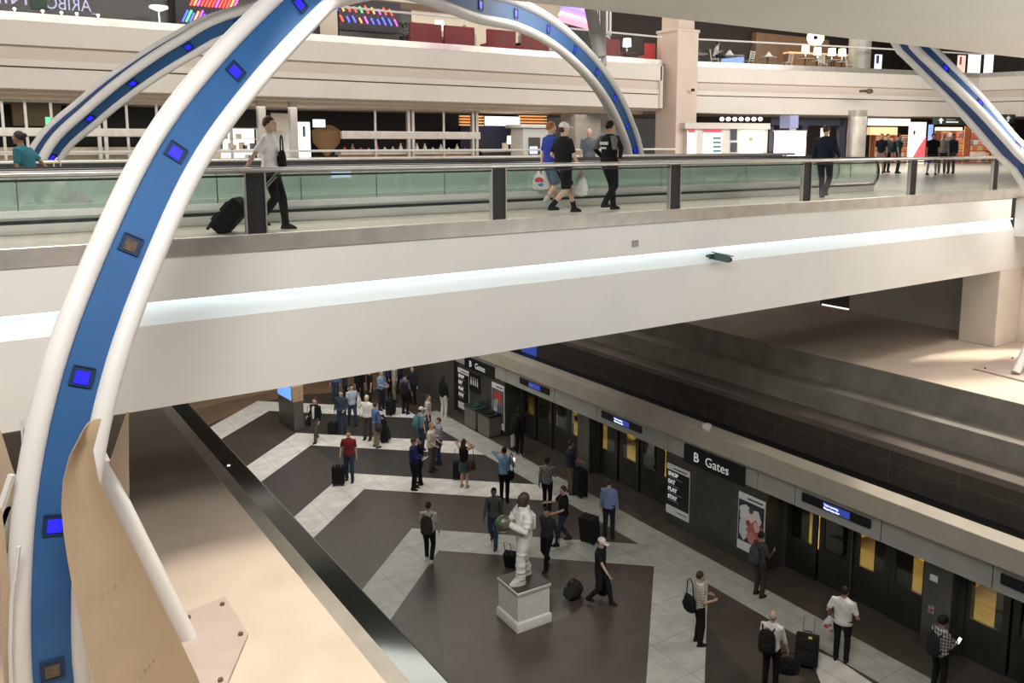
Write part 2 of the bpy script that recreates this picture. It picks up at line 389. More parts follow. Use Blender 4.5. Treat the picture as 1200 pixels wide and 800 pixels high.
# ------------------------------------------------------------------ signs on the platform wall
YD, ZU = (0, -1, 0), (0, 0, 1)
signblk = mat('sign black', (.012, .012, .014), .35); ltr = mat('sign white lettering', (.82, .82, .82), .5, emit=.25)
def bgates(y1, y0, z0, z1, label):
    t = thing('gate_sign', label, 'sign', (XW, (y0 + y1) / 2, z0), group=None)
    m = MB(); m.box((XW - .07, y0, z0), (XW - .002, y1, z1)); m.build('sign_panel', signblk, t, smooth=False)
    h = z1 - z0
    text('B', h * .72, (XW - .08, y1 - .40, z0 + h * .25), YD, ZU, ltr, t, bold=.006)
    text('Gates', h * .72, (XW - .08, y1 - .85, z0 + h * .25), YD, ZU, ltr, t)
bgates(16.98, 14.71, 2.15, 2.68, 'black B Gates sign over the nearer poster bay, beside the SHOP EAT PLAY STAY poster')
bgates(29.71, 27.45, 2.15, 2.62, 'black B Gates sign over the farther poster bay, under the bridge')
def led(y1, y0, msg, lab):
    t = thing('display_board', lab, 'display', (XW, (y0 + y1) / 2, 2.42))
    m = MB(); m.box((XW - .05, y0, 2.42), (XW - .002, y1, 2.64)); m.build('housing', signblk, t, smooth=False)
    a = y1 - (y1 - y0) * .33; b = y1 - (y1 - y0) * .72
    m = MB(); m.box((XW - .056, b, 2.44), (XW - .048, a, 2.62)); m.build('screen', mat('display blue', (.03, .05, .30), .4, emit=.9), t, smooth=False)
    tm = mat('display text', (.75, .8, 1), .4, emit=1.4)
    if msg:
        text('Train is arriving', .075, (XW - .06, a - .03, 2.545), YD, ZU, tm, t, sx=.85); text('Please keep clear', .075, (XW - .06, a - .03, 2.46), YD, ZU, tm, t, sx=.85)
    else:
        text('All gates', .07, (XW - .06, a - .03, 2.5), YD, ZU, mat('display text dim', (.3, .3, .6), .4, emit=.3), t)
led(12.85, 10.93, 1, 'blue lit train display on the header right of the nearer B Gates sign')
led(20.8, 18.88, 1, 'blue lit train display on the header left of the nearer B Gates sign')
led(25.63, 23.77, 0, 'dim train display on the header nearest to the farther B Gates sign')
led(7.95, 6.0, 1, 'train display on the header at the right edge of the photo')
def poster_list(y1, y0, z0, z1, lab, words=True):
    t = thing('poster', lab, 'poster', (XW, (y0 + y1) / 2, z0)); h = z1 - z0; w_ = y1 - y0
    m = MB(); m.box((XW - .03, y0, z0), (XW - .001, y1, z1)); m.build('poster_board', M['paper'], t, smooth=False)
    m = MB(); m.box((XW - .034, y0, z0 + h * .17), (XW - .029, y1, z1 - h * .11)); m.build('black_field', signblk, t, smooth=False)
    for i, s_ in enumerate(('SHOP', 'EAT', 'PLAY', 'STAY')):
        z = z1 - h * (.22 + .155 * i)
        text(s_, h * .105, (XW - .037, y1 - w_ * .08, z), YD, ZU, ltr, t, bold=.008)
        m = MB(); m.box((XW - .037, y1 - w_ * .08, z - h * .045), (XW - .034, y1 - w_ * (.55 if i % 2 else .7), z - h * .03)); m.build('caption_line', mat('caption grey', (.25, .25, .25), .6), t, smooth=False)
    m = MB(); m.box((XW - .037, y1 - w_ * .3, z1 - h * .07), (XW - .031, y0 + w_ * .1, z1 - h * .05)); m.build('header_line', signblk, t, smooth=False)
    m = MB(); m.box((XW - .037, y1 - w_ * .5, z0 + h * .08), (XW - .031, y0 + w_ * .08, z0 + h * .095)); m.build('header_line', signblk, t, smooth=False)
poster_list(17.70, 16.76, .32, 1.86, 'black SHOP EAT PLAY STAY poster under the nearer B Gates sign')
poster_list(30.36, 29.46, .25, 1.98, 'black SHOP EAT PLAY STAY poster under the farther B Gates sign')
def poster_photo(y1, y0, z0, z1, lab, blobs, bg):
    t = thing('poster', lab, 'poster', (XW, (y0 + y1) / 2, z0)); h = z1 - z0; w_ = y1 - y0
    m = MB(); m.box((XW - .03, y0, z0), (XW - .001, y1, z1)); m.build('poster_board', M['paper'], t, smooth=False)
    m = MB(); m.box((XW - .034, y0 + .02, z0 + h * .16), (XW - .029, y1 - .02, z1 - h * .12)); m.build('picture', bg, t, smooth=False)
    m = MB(); m.box((XW - .034, y1 - w_ * .35, z1 - h * .075), (XW - .029, y0 + w_ * .08, z1 - h * .05)); m.build('header_line', signblk, t, smooth=False)
    for k, (u, v, ru, rv, c) in enumerate(blobs):
        m = MB(); pts = []
        rnd = random.Random(k + 5)
        for j in range(12):
            q = rnd.uniform(.75, 1.1); a = 2 * PI * j / 12
            yy = min(max(y1 - w_ * (u + ru * q * math.cos(a)), y0 + .03), y1 - .03); zz = min(max(z0 + h * (v + rv * q * math.sin(a)), z0 + h * .165), z1 - h * .125)
            pts.append((XW - .036 - .0004 * k, yy, zz))
        m.prism(pts, (.003, 0, 0)); m.build('printed_shape', mat('print %s' % (c,), c, .5), t, smooth=False)
poster_photo(14.9, 13.99, .34, 1.95, 'tall poster of a red and white figure, right of the nearer B Gates sign',
             [(.3, .65, .28, .16, (.75, .78, .8)), (.25, .4, .2, .22, (.65, .68, .72)), (.6, .62, .34, .2, (.82, .72, .70)), (.68, .40, .32, .23, (.50, .13, .12)), (.55, .28, .2, .12, (.62, .25, .22)), (.72, .5, .12, .10, (.75, .5, .45)), (.5, .75, .1, .06, (.1, .08, .08)), (.4, .52, .1, .06, (.35, .08, .08))], mat('poster dark', (.04, .04, .05), .5))
poster_photo(27.64, 26.75, .22, 2.0, 'tall advertising poster with a red cap shape behind the waste bins of the farther bay',
             [(.5, .72, .4, .10, (.55, .06, .06)), (.4, .5, .3, .2, (.35, .36, .40)), (.62, .42, .2, .2, (.10, .14, .25)), (.3, .36, .16, .12, (.6, .6, .6)), (.7, .6, .16, .08, (.4, .12, .1))], mat('poster grey', (.12, .12, .13), .5))
t = thing('poster', 'small black poster with pale bottle shapes beside the farther SHOP EAT PLAY STAY poster', 'poster', (XW, 29, 1.24))
m = MB(); m.box((XW - .03, 28.56, 1.24), (XW - .001, 29.42, 2.0)); m.build('poster_board', signblk, t, smooth=False)
for i in range(4):
    y = 29.25 - i * .17; m = MB(); m.box((XW - .036, y - .035, 1.5), (XW - .031, y + .035, 1.74 - .03 * (i % 2))); m.box((XW - .036, y - .015, 1.7), (XW - .031, y + .015, 1.84)); m.build('printed_shape', M['paper'], t, smooth=False)

# wall plates on the pilaster, the camera on the beam
p = onx(1095, 677, XW + .35); m = MB(); m.box((XW + .32, p.y - .09, p.z - .07), (XW + .35, p.y + .09, p.z + .07)); tag(m.build('notice_plate', M['paper'], smooth=False), 'small white square notice high on the pilaster between the nearest doors', 'notice')
p = onx(1092, 714, XW + .35); t = thing('call_button', 'small steel call button plate on the pilaster between the nearest doors', 'button', (XW + .35, p.y, p.z - .08))
m = MB(); m.box((XW + .32, p.y - .07, p.z - .08), (XW + .35, p.y + .07, p.z + .08)); m.build('plate', M['chrome'], t, smooth=False)
m = MB(); m.ell((XW + .31, p.y, p.z), (.03, .04, .04)); m.build('button', mat('button red', (.4, .05, .04), .4), t)
p = onx(829, 500, XB + .1); t = thing('security_camera', 'small white security camera on top of the pale beam above the doors', 'camera', (p.x, p.y, 3.36))
m = MB(); m.box((p.x - .05, p.y - .05, 3.36), (p.x + .05, p.y + .05, 3.42)); m.build('mount', M['white'], t, smooth=False)
m = MB(); m.box((p.x - .14, p.y - .08, 3.42), (p.x + .08, p.y + .08, 3.56)); m.build('camera_body', M['white'], t, smooth=False, bevel=.015)
# blue sign at the top of the tile wall, under the bridge
p = onx(620, 412, X1 - .03); t = thing('wall_sign', 'bright blue rectangular panel on the dark tile wall just under the bridge', 'sign', (X1, p.y, p.z - .2))
a = onx(612, 410, X1); b = onx(629, 416, X1); m = MB(); m.box((X1 - .04, a.y, b.z - .45), (X1 - .005, b.y, b.z + .7)); m.build('panel', mat('blue panel', (.05, .10, .5), .4, emit=.35), t, smooth=False)

# ------------------------------------------------------------------ waste bins, kiosk, plinth + statue
for (px, py, lab) in ((572, 503, 'left of the two grey waste bins under the farther B Gates sign'), (578, 513, 'right of the two grey waste bins under the farther B Gates sign')):
    pass
for yc, lab, top in ((28.35, 'grey waste bin with green lid, left one under the farther B Gates sign', (.02, .06, .045)), (27.3, 'grey waste bin with black lid, right one under the farther B Gates sign', (.012, .012, .012))):
    t = thing('waste_bin', lab, 'bin', (16.75, yc, 0))
    m = MB(); m.box((16.45, yc - .42, .03), (17.02, yc + .42, .82)); m.build('bin_body', mat('bin grey', (.20, .195, .18), .4, .4, noise=.1), t, bevel=.03)
    m = MB(); m.box((16.43, yc - .44, .82), (17.04, yc + .44, .90)); m.lathe((16.74, yc, .9), [(.22, 0), (.24, .04), (.16, .07), (.15, .02)], 16); m.build('lid', mat('bin lid %s' % (top,), top, .35), t, bevel=.02)
    m = MB(); m.box((16.47, yc - .4, 0), (17.0, yc + .4, .05)); m.build('base', M['black'], t, smooth=False)
q = [onz(327, 495, 0), onz(345, 506, 0)]; p = (q[0] + q[1]) / 2; u = (q[1] - q[0]).normalized(); n = Vector((u.y, -u.x, 0)); 
t = thing('information_kiosk', 'tall dark information kiosk with a blue screen and wooden top, left under the bridge', 'kiosk', (p.x, p.y, 0))
L = (q[1] - q[0]).length; R = Matrix((u, -n, ZZ)).transposed()
m = MB(); m.rbox((p.x - n.x * .22, p.y - n.y * .22, .60), (L, .42, 1.2), R); m.build('cabinet', mat('kiosk grey', (.12, .115, .105), .4, .3), t, bevel=.02)
m = MB(); m.rbox((p.x - n.x * .2, p.y - n.y * .2, 1.52), (L + .04, .46, .64), R); m.build('top_housing', mat('kiosk wood', (.42, .30, .18), .5, noise=.15, scale=8), t, bevel=.02)
m = MB(); m.rbox((p.x + n.x * .035, p.y + n.y * .035, 1.53), (L * .86, .02, .52), R); m.build('screen', mat('kiosk screen', (.12, .3, .85), .3, emit=1.3), t, smooth=False)

bA, bB, bC = onz(580.5, 721, 0), onz(606.5, 742.5, 0), onz(648, 727.5, 0)
pc = (bA + bC) / 2; ang = math.atan2((bC - bB).y, (bC - bB).x); wx = (bC - bB).length; wy = (bA - bB).length
PLH = 1.0
t = thing('statue_plinth', 'white square plinth with moulded edges and dark top under the statue', 'plinth', (pc.x, pc.y, 0), ang)
S = (wx + wy) / 2 / 2
def sq(h, z): return [Vector((a * h, b * h, z)) for a, b in ((-1, -1), (1, -1), (1, 1), (-1, 1))]
plw = mat('plinth white', (.80, .80, .76), .5, noise=.06, scale=6)
m = MB(); m.loft([sq(S, 0), sq(S, .2), sq(S * .96, .23), sq(S * .91, .25)]); m.build('base_moulding', plw, t, world=False, bevel=.01)
m = MB(); m.loft([sq(S * .91, .24), sq(S * .91, PLH - .14)]); m.build('plinth_body', plw, t, world=False, smooth=False)
m = MB(); m.loft([sq(S * .91, PLH - .15), sq(S * .94, PLH - .1), sq(S * .97, PLH - .08), sq(S * .97, PLH - .02)]); m.build('cap_moulding', plw, t, world=False, bevel=.008)
m = MB(); m.loft([sq(S * .92, PLH - .03), sq(S * .92, PLH)]); m.build('top_slab', mat('plinth top', (.05, .045, .04), .4), t, world=False, smooth=False)
PLC = pc

# ================================================================== the bridge
YB, YBF, ZD = 12.38, 20.3, 9.99
XR_ = 25.05
w = MB()
w.box((-26, YB, 9.14), (XR_ + .3, YB + .3, 9.74)); struct('wall_bridge_upper', w, M['white'], smooth=False)
w = MB(); w.box((-26, YB, 7.64), (XR_ + 1.3, YB + .3, 8.82)); w.box((-26, YBF - .3, 7.64), (XR_, YBF, 9.75)); struct('wall_bridge_lower', w, M['white'], smooth=False)
w = MB(); w.box((-26, YB + .3, 7.64), (XR_, YBF - .3, 7.8)); struct('ceiling_under_bridge', w, mat('bridge soffit', (.07, .065, .06), .8), smooth=False)
w = MB(); w.prism([(-26, YB + .16, 9.14), (-26, YB + .02, 8.82), (-26, YB + .3, 8.82), (-26, YB + .3, 9.14)], (51.6, 0, 0)); struct('trim_8', w, mat('light trough', (.80, .87, .90), .5, emit=.06), smooth=False)
w = MB(); w.box((-26, YB + .06, 9.105), (25.6, YB + .16, 9.138)); struct('trim_9', w, mat('light tube', (.85, .97, 1), .5, emit=1.5), smooth=False)
w = MB(); w.box((-26, YB - .03, 9.74), (XR_ + 2.4, YB + .06, ZD + .01)); struct('trim_10', w, M['steel'], smooth=False, bevel=.01)
deck = mat('deck terrazzo', (.56, .50, .44), .32, noise=.1, scale=6)
w = MB(); w.box((-26, YB + .05, ZD - .2), (XR_ + .5, YBF, ZD)); struct('floor_bridge', w, deck, smooth=False)
w = MB(); w.box((XR_ + .5, 3, ZD - .2), (75, 47, ZD)); w.box((-30, 31, ZD - .2), (XR_ + .5, 47, ZD)); struct('floor_concourse', w, deck, smooth=False)
# pier, right-hand wall, door
pierm = mat('pier plaster', (.74, .69, .61), .6, noise=.05, scale=1)
w = MB(); w.box((XR_, YB + .012, Z3), (26.34, 13.5, 7.66)); struct('wall_pier', w, pierm, smooth=False, bevel=.03)
backm = mat('back wall plaster', (.50, .48, .44), .65, noise=.06, scale=.7)
w = MB(); w.box((26.3, 12.9, Z3), (26.7, 18.2, 7.8)); w.box((26.3, 19.5, Z3), (26.7, 46, 7.8)); w.box((26.3, 18.2, Z3 + 2.15), (26.7, 19.5, 7.8)); struct('wall_right', w, backm, smooth=False)
w = MB(); w.box((26.35, -6, Z3), (26.7, YB + .6, 8.6)); struct('wall_right_near', w, M['cream'], smooth=False)
a = onx(985, 364, 26.35); b = onx(1019, 373, 26.35)
dr = bpy.data.objects.new('door_5', None); COL.objects.link(dr); dr.location = (26.45, 18.85, Z3); dr['kind'] = 'structure'
m = MB(); m.box((26.42, 18.27, Z3 + .06), (26.48, 19.43, Z3 + 2.1)); m.build('door_leaf', mat('grey door', (.07, .07, .075), .5), dr, smooth=False)
m = MB(); m.box((26.40, 18.2, Z3), (26.46, 18.27, Z3 + 2.15)); m.box((26.40, 19.43, Z3), (26.46, 19.5, Z3 + 2.15)); m.box((26.40, 18.2, Z3 + 2.1), (26.46, 19.5, Z3 + 2.15)); m.build('door_frame', mat('door frame grey', (.1, .1, .1), .5), dr, smooth=False)
m = MB(); m.box((26.41, 18.27, Z3 + .005), (26.44, 19.43, Z3 + .05)); m.build('door_sill_light', mat('light under door', (1, 1, .95), .5, emit=1.2), dr, smooth=False)
m = MB(); m.box((26.38, 18.37, Z3 + .98), (26.42, 18.5, Z3 + 1.02)); m.build('door_handle', M['chrome'], dr, smooth=False)
w = MB(); w.box((25.62, 2, 8.62), (30, YB + .02, 9.74)); struct('wall_balcony_right', w, M['white'], smooth=False)
w = MB(); w.box((25.58, 2, 9.74), (25.68, YB, ZD + .01)); struct('trim_11', w, M['steel'], smooth=False)

# near rail: posts and glass, all one balustrade per bay
pane = glass('balustrade glass', (.95, .98, .965), .05, .03)
greenpane = glass('walkway glass', (.86, .94, .90), .12, .04, haze=.20)
postx = [-4.74, -.55, 3.66, 7.83, 12.0, 16.1, 20.3, 24.35]
PH = .92
rl = thing('bridge_railing', 'long glass railing with steel handrail and black posts along the near edge of the bridge', 'railing', (8, YB, ZD))
m = MB(); m.tube([(-26, YB + .05, ZD + .925), (27.6, YB + .05, ZD + .925)], .042, 12, sq=1); m.build('handrail', M['rail'], rl)
m = MB(); m.box((-26, YB + .02, ZD + .83), (27.6, YB + .08, ZD + .86)); m.build('under_rail', M['darkmetal'], rl, smooth=False)
for x in postx:
    m = MB(); m.box((x - .135, YB + .03, ZD), (x + .135, YB + .07, ZD + .89)); pst = m.build('post', M['black'], rl, smooth=False)
    m = MB(); m.box((x - .155, YB + .01, ZD), (x - .135, YB + .09, ZD + .89)); m.box((x + .135, YB + .01, ZD), (x + .155, YB + .09, ZD + .89)); m.build('edge_trim', M['steel'], pst, smooth=False)
xs = [-9] + postx + [27.6]
for a, b in zip(xs, xs[1:]):
    mid = (a + b) / 2
    for c, d in ((a + .15, mid - .006), (mid + .006, b - .15)):
        m = MB(); m.box((c, YB + .045, ZD + .02), (d, YB + .057, ZD + .83)); m.build('glass_panel', pane, rl, smooth=False)
rl = thing('bridge_railing', 'glass railing with two steel rails along the far edge of the bridge', 'railing', (8, YBF, ZD))
m = MB(); m.tube([(-26, YBF - .05, ZD + .93), (25.5, YBF - .05, ZD + .93)], .045, 10); m.build('handrail', M['rail'], rl)
for i in range(11):
    x = -17 + i * 4.2; m = MB(); m.box((x - .03, YBF - .08, ZD), (x + .03, YBF - .02, ZD + .9)); m.build('post', M['rail'], rl, smooth=False)
    m = MB(); m.box((x + .05, YBF - .055, ZD + .05), (x + 4.15, YBF - .045, ZD + .86)); m.build('glass_panel', pane, rl, smooth=False)

a = ony(388, 201.5, YB + .035); b = ony(411, 208, YB + .035)
m = MB(); m.box((a.x, YB + .02, b.z), (b.x, YB + .04, a.z)); tag(m.build('rail_sticker', mat('sticker blue', (.45, .66, .78), .5), smooth=False), 'small pale blue sticker just under the handrail, right of the suitcase person', 'sticker')
# moving walkways
def walkway(y0, y1, x1, lab):
    t = thing('moving_walkway', lab, 'moving walkway', (5, (y0 + y1) / 2, ZD))
    m = MB(); m.box((-26, y0 + .12, ZD), (x1 - .4, y1 - .12, ZD + .02)); m.build('pallet_belt', mat('walkway belt', (.09, .09, .09), .4, .5), t, smooth=False)
    for k, y in enumerate((y0, y1)):
        s = 1 if k else -1
        m = MB(); m.box((-26, y - .12, ZD), (x1 - .25, y + .12, ZD + .16)); m.build('skirt', mat('skirt steel', (.72, .70, .67), .35, .3), t, smooth=False, bevel=.01)
        m = MB(); m.box((-26, y - .14, ZD + .16), (x1 - .25, y - .02, ZD + .20)); m.build('skirt_rail', M['black'], t, smooth=False)
        m = MB(); m.box((-26, y - .05, ZD + .24), (x1 - .2, y + .05, ZD + .34)); m.build('lower_deck', M['white'], t, smooth=False)
        m = MB(); r = .36; pts = [(-26, 0, ZD + .33), (x1 - .3, 0, ZD + .33)] + [(x1 - .3 + r * math.cos(a), 0, ZD + .52 + r * math.sin(a)) for a in [(-PI / 2 + PI * i / 12) for i in range(13)]] + [(-26, 0, ZD + .88)]
        m.prism([(p[0], y - .006, p[2]) for p in pts], (0, .012, 0)); m.build('balustrade_glass', greenpane, t, smooth=False)
        m = MB()
        for q in range(30): xq = x1 - 1.2 - q * 1.4; m.box((xq - .008, y - .012, ZD + .33), (xq + .008, y + .012, ZD + .87))
        m.build('glass_joint', M['chrome'], t, smooth=False)
        m = MB(); r = .39; pts = [(-26, y, ZD + .91)] + [(x1 - .3 + r * math.cos(a), y, ZD + .52 + r * math.sin(a)) for a in [(PI / 2 - PI * i / 12) for i in range(13)]] + [(x1 - 1.2, y, ZD + .13)]
        m.tube(pts, .035, 8); m.build('handrail', M['blackgloss'], t)
        m = MB(); m.box((-26, y - .02, ZD + .86), (x1 - .3, y + .02, ZD + .885)); m.build('handrail_track', mat('walkway light line', (.9, 1, .95), .4, emit=.9), t, smooth=False)
walkway(14.3, 15.6, 21.6, 'moving walkway with green glass sides running along the bridge, nearer of the two')
walkway(16.7, 18.0, 22.3, 'moving walkway with green glass sides running along the bridge, farther of the two')

p = ony(744, 285, YB); m = MB(); m.box((p.x - .07, YB - .03, p.z - .06), (p.x + .07, YB + .01, p.z + .06)); tag(m.build('junction_box', mat('box grey', (.32, .31, .3), .5), smooth=False), 'small grey square box on the white bridge side above the light strip', 'box')
p = ony(833, 301, YB); t = thing('security_camera', 'dark green security camera on the light strip of the bridge side', 'camera', (p.x, YB, p.z - .1))
gm = mat('camera green', (.03, .08, .08), .4)
m = MB(); m.cyl((p.x - .1, YB - .1, p.z - .02), .05, .1, 10); m.tube([(p.x - .1, YB + .02, p.z + .03), (p.x - .1, YB - .12, p.z + .03)], .03, 8); m.build('bracket', gm, t)
R = Matrix.Rotation(math.radians(-20), 3, 'Z') @ Matrix.Rotation(math.radians(12), 3, 'Y')
m = MB(); m.rbox((p.x + .06, YB - .24, p.z), (.36, .15, .13), R); m.build('camera_body', gm, t, bevel=.02)
m = MB(); m.rbox((p.x + .08, YB - .24, p.z + .08), (.42, .2, .02), R); m.build('sun_shield', gm, t, smooth=False)
m = MB(); m.ell((p.x + .24, YB - .31, p.z - .04), (.05, .05, .05)); m.build('lens', M['black'], t)

# ================================================================== arches
def arch(label, pts, lights, tw=(0, 0)):
    P = resample(pts, 150); n = len(P)
    t = thing('arch', label, 'arch', (P[0].x, P[0].y, Z3))
    T = [(P[min(i + 1, n - 1)] - P[max(i - 1, 0)]).normalized() for i in range(n)]
    Nn, S_ = [], []
    for i, q in enumerate(T):
        N = Vector((0, -1, 0)); N = (N - q * N.dot(q)).normalized(); S0 = q.cross(N)
        a = math.radians(tw[0] + (tw[1] - tw[0]) * i / (n - 1)); N = N * math.cos(a) + S0 * math.sin(a); Nn.append(N); S_.append(q.cross(N))
    def off(i, a, b): return P[i] + S_[i] * a + Nn[i] * b
    w_ = .27; r = .105
    for a, b in ((w_, -.04), (-w_, -.04), (0, -.52)):
        m = MB(); m.tube([off(i, a, b) for i in range(n)], r, 14); m.build('tube', M['archwhite'], t)
    cut = lights
    def strip(a0, b0, a1, b1, th=.03):
        d = Vector((a1 - a0, b1 - b0)); d.normalize(); nx, ny = -d.y * th, d.x * th
        return [[off(i, a0, b0), off(i, a1, b1), off(i, a1 - nx, b1 - ny), off(i, a0 - nx, b0 - ny)] for i in range(n)]
    m = MB(); m.loft(strip(w_, -.05, -w_, -.05)); m.build('panel', M['archblue'], t, smooth=True)
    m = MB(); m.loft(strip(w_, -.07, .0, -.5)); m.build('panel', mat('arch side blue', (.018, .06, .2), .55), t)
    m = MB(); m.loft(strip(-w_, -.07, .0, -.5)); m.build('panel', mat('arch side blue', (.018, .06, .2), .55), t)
    for q, on in lights:
        i = min(range(n), key=lambda k: (P[k] - q).length)
        u, v, N = S_[i], T[i], Nn[i]; c = P[i] + N * -.02
        m = MB()
        h, k = .10, .095
        for (su, sv, lu, lv) in ((-1, 0, .02, k), (1, 0, .02, k), (0, -1, h, .02), (0, 1, h, .02)):
            m.rbox(c + u * su * h + v * sv * k + N * .012, (2 * lu if su == 0 else .012, 2 * lv if sv == 0 else .012, .02), Matrix((u, v, N)).transposed())
        m.rbox(c + N * .004, (2 * h, 2 * k, .01), Matrix((u, v, N)).transposed())
        fr = m.build('lamp_recess', M['archdark'], t, smooth=False)
        m = MB(); m.rbox(c + N * .012 - v * .015, (.125, .125, .012), Matrix((u, v, N)).transposed())
        m.build('lamp', M['bluelight'] if on else mat('unlit lamp', (.10, .07, .05), .4, noise=.4, scale=20), fr, smooth=False)
    return P
FA, GA = Vector((1.3, 9.5, Z3)), Vector((20.5, 23, Z3)); nA = (GA - FA).cross(ZZ)
def A_(x, y): return onp(x, y, FA, nA)
apts = [A_(62, 790) + Vector((.12, .08, -.9)), A_(62, 790), A_(66, 600), A_(97, 440), A_(150, 295), A_(210, 172), A_(281, 78), A_(350, 6), A_(383, -21), A_(428, -34), A_(478, -27), A_(521, -12),
        A_(562, 5), A_(606, 16), A_(643, 34), A_(674, 58), A_(700, 85), A_(720, 114), A_(735, 146), A_(745, 178)]
e_ = apts[-1]
apts += [e_ + (GA - FA).normalized() * .95 + Vector((0, 0, -1.7)), e_ + (GA - FA).normalized() * 1.25 + Vector((0, 0, -3.6)), Vector((e_.x, e_.y, Z3)) + (GA - FA).normalized() * 1.2]
LA = [(A_(62, 795), 0), (A_(64, 611), 1), (A_(101, 440), 1), (A_(152, 293), 0), (A_(211, 174), 1), (A_(281, 78), 1), (A_(350, 6), 1)] + [(A_(*q), 1) for q in ((562, 3), (606, 16), (643, 34), (674, 58), (700, 85), (720, 114), (735, 146), (744, 179))]
arch('large white and blue arch rising from the lower left corner over the bridge', apts, LA)
FB, GB = Vector((2.1, 23, Z3)), Vector((22.5, 11.5, Z3)); nB = (GB - FB).cross(ZZ); dB = (GB - FB).normalized()
def B_(x, y): return onp(x, y, FB, nB)
bpts = [FB - dB * .9 + Vector((0, 0, 0)), FB - dB * .9 + Vector((0, 0, 2.0)), FB - dB * .65 + Vector((0, 0, 4.0)), B_(63, 183), B_(109, 136), B_(161, 94), B_(218, 57), B_(277, 28), FB + dB * 8 + ZZ * 9.75, FB + dB * 11.7 + ZZ * 10.0, FB + dB * 15.6 + ZZ * 9.65,
        B_(1032, 8), B_(1078, 50), B_(1104, 75), B_(1151, 122), B_(1194, 171)]
e_ = bpts[-1]
bpts += [B_(1215, 192), B_(1215, 192) + dB * 1.0 + ZZ * -1.5, B_(1215, 192) + dB * 1.55 + ZZ * -3.4, Vector((B_(1215, 192).x, B_(1215, 192).y, Z3)) + dB * 1.7]
LB = [(B_(*q), 1) for q in ((64, 184), (109, 136), (161, 94), (218, 57), (277, 28), (1106, 76), (1151, 122), (1196, 173))]
arch('white and blue arch rising behind the bridge at left, landing at the right edge', bpts, LB, (68, -44))

# struts with base plates
def strut(a, b, r, plate, lab):
    t = thing('arch_strut', lab, 'strut', (b.x, b.y, Z3))
    m = MB(); m.tube([a, b], r, 14); m.build('tube', M['archwhite'], t)
    m = MB(); m.prism([Vector((p.x, p.y, Z3)) for p in plate], (0, 0, .05)); pl = m.build('base_plate', mat('base plate', (.50, .41, .36), .6, noise=.05), t, smooth=False)
    for i, p in enumerate(plate):
        c = sum((Vector(q) for q in plate), Vector()) / len(plate); q = p.lerp(c, .2)
        m = MB(); m.cyl((q.x, q.y, Z3 + .05), .03, .03, 6); m.build('bolt', mat('bolt brown', (.16, .09, .06), .5), pl)
pl = [onz(*q, Z3) for q in ((215, 722), (264, 703), (291, 746), (262, 815), (200, 815))]
strut(onz(113, 533, 7.8), onz(221, 748, Z3 + .02), .10, pl, 'slanting white tube on a pale base plate beside the near left arch foot')
pl = [onz(*q, Z3) for q in ((1140, 433), (1180, 418), (1260, 430), (1290, 470), (1203, 449))]
strut(onz(1196, 428, Z3 + .12) + Vector((.9, -.2, 1.8)), onz(1190, 437, Z3 + .08), .11, pl, 'white tube end on a base plate at the right edge of the photo')
for (a, b, r, lab) in (((716, 76), (706, -20), .09, 'slim white pole rising from the arch left of the concrete column'), ((712, 66), (688, -10), .19, 'thick white slanting post rising from the arch left of the concrete column')):
    q0 = A_(*a); q1 = onp(b[0], b[1], q0 + Vector((0, .35, 0)), FW)
    m = MB(); m.tube([q0 + Vector((0, .35, 0)), q1], r, 12); tag(m.build('arch_post', M['archwhite']), lab, 'post')

# leaf shaped tan sheets around the near foot
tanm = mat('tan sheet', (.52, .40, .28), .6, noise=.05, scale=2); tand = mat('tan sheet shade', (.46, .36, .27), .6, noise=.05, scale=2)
def sheet(left, right, Yf, lab, m_, bulge=0., n=14):
    A = resample([onp(x, y, (0, Yf, 0), Vector((0, 1, 0))) for x, y in left], n); B = resample([onp(x, y, (0, Yf, 0), Vector((0, 1, 0))) for x, y in right], n)
    m = MB(); k = 7; rows = []
    for a, b in zip(A, B): rows.append([a.lerp(b, j / (k - 1)) + Vector((0, bulge * math.sin(PI * j / (k - 1)), 0)) for j in range(k)])
    vs = [p for r in rows for p in r]; o = len(vs); vs += [p + Vector((0, .03, 0)) for p in vs]; fs = []
    for i in range(n - 1):
        for j in range(k - 1):
            q = i * k + j; fs.append((q, q + 1, q + k + 1, q + k)); fs.append((o + q, o + q + k, o + q + k + 1, o + q + 1))
    ed = [j for j in range(k)] + [i * k + k - 1 for i in range(1, n)] + [(n - 1) * k + j for j in range(k - 2, -1, -1)] + [i * k for i in range(n - 2, 0, -1)]
    for a, b in zip(ed, ed[1:] + ed[:1]): fs.append((a, o + a, o + b, b))
    m.add(vs, fs); ob = m.build('leaf_panel', m_)
    return tag(ob, lab, 'panel')
big = sheet([(97, 506), (82, 534), (73, 570), (73, 610), (82, 672), (95, 735), (110, 800), (124, 868)], [(119, 491), (110, 520), (111, 548), (124, 580), (152, 632), (186, 700), (230, 790), (262, 868)], 8.45, 'large curved tan leaf panel in front of the near left arch foot', tanm, .12)
seam = bpy.data.objects
for k, (a, b) in enumerate((((107, 716), (163, 655)), ((165, 792), (205, 742)))):
    for j in range(9):
        f = j / 8; px, py = a[0] + (b[0] - a[0]) * f, a[1] + (b[1] - a[1]) * f
        q = ony(px, py, 8.56); m = MB(); m.ell(q, (.008, .02, .008), 6, 4); m.build('rivet', mat('rivet', (.38, .27, .18), .5), big)
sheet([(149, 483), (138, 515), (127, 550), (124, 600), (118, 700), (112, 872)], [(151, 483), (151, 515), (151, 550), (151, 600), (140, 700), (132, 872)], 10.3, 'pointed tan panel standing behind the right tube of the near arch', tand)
sheet([(-2, 505), (-2, 540), (-2, 590), (-2, 660)], [(1, 505), (12, 540), (22, 577), (2, 600)], 9.35, 'tan triangular panel at the left edge beside the near arch foot', tand)
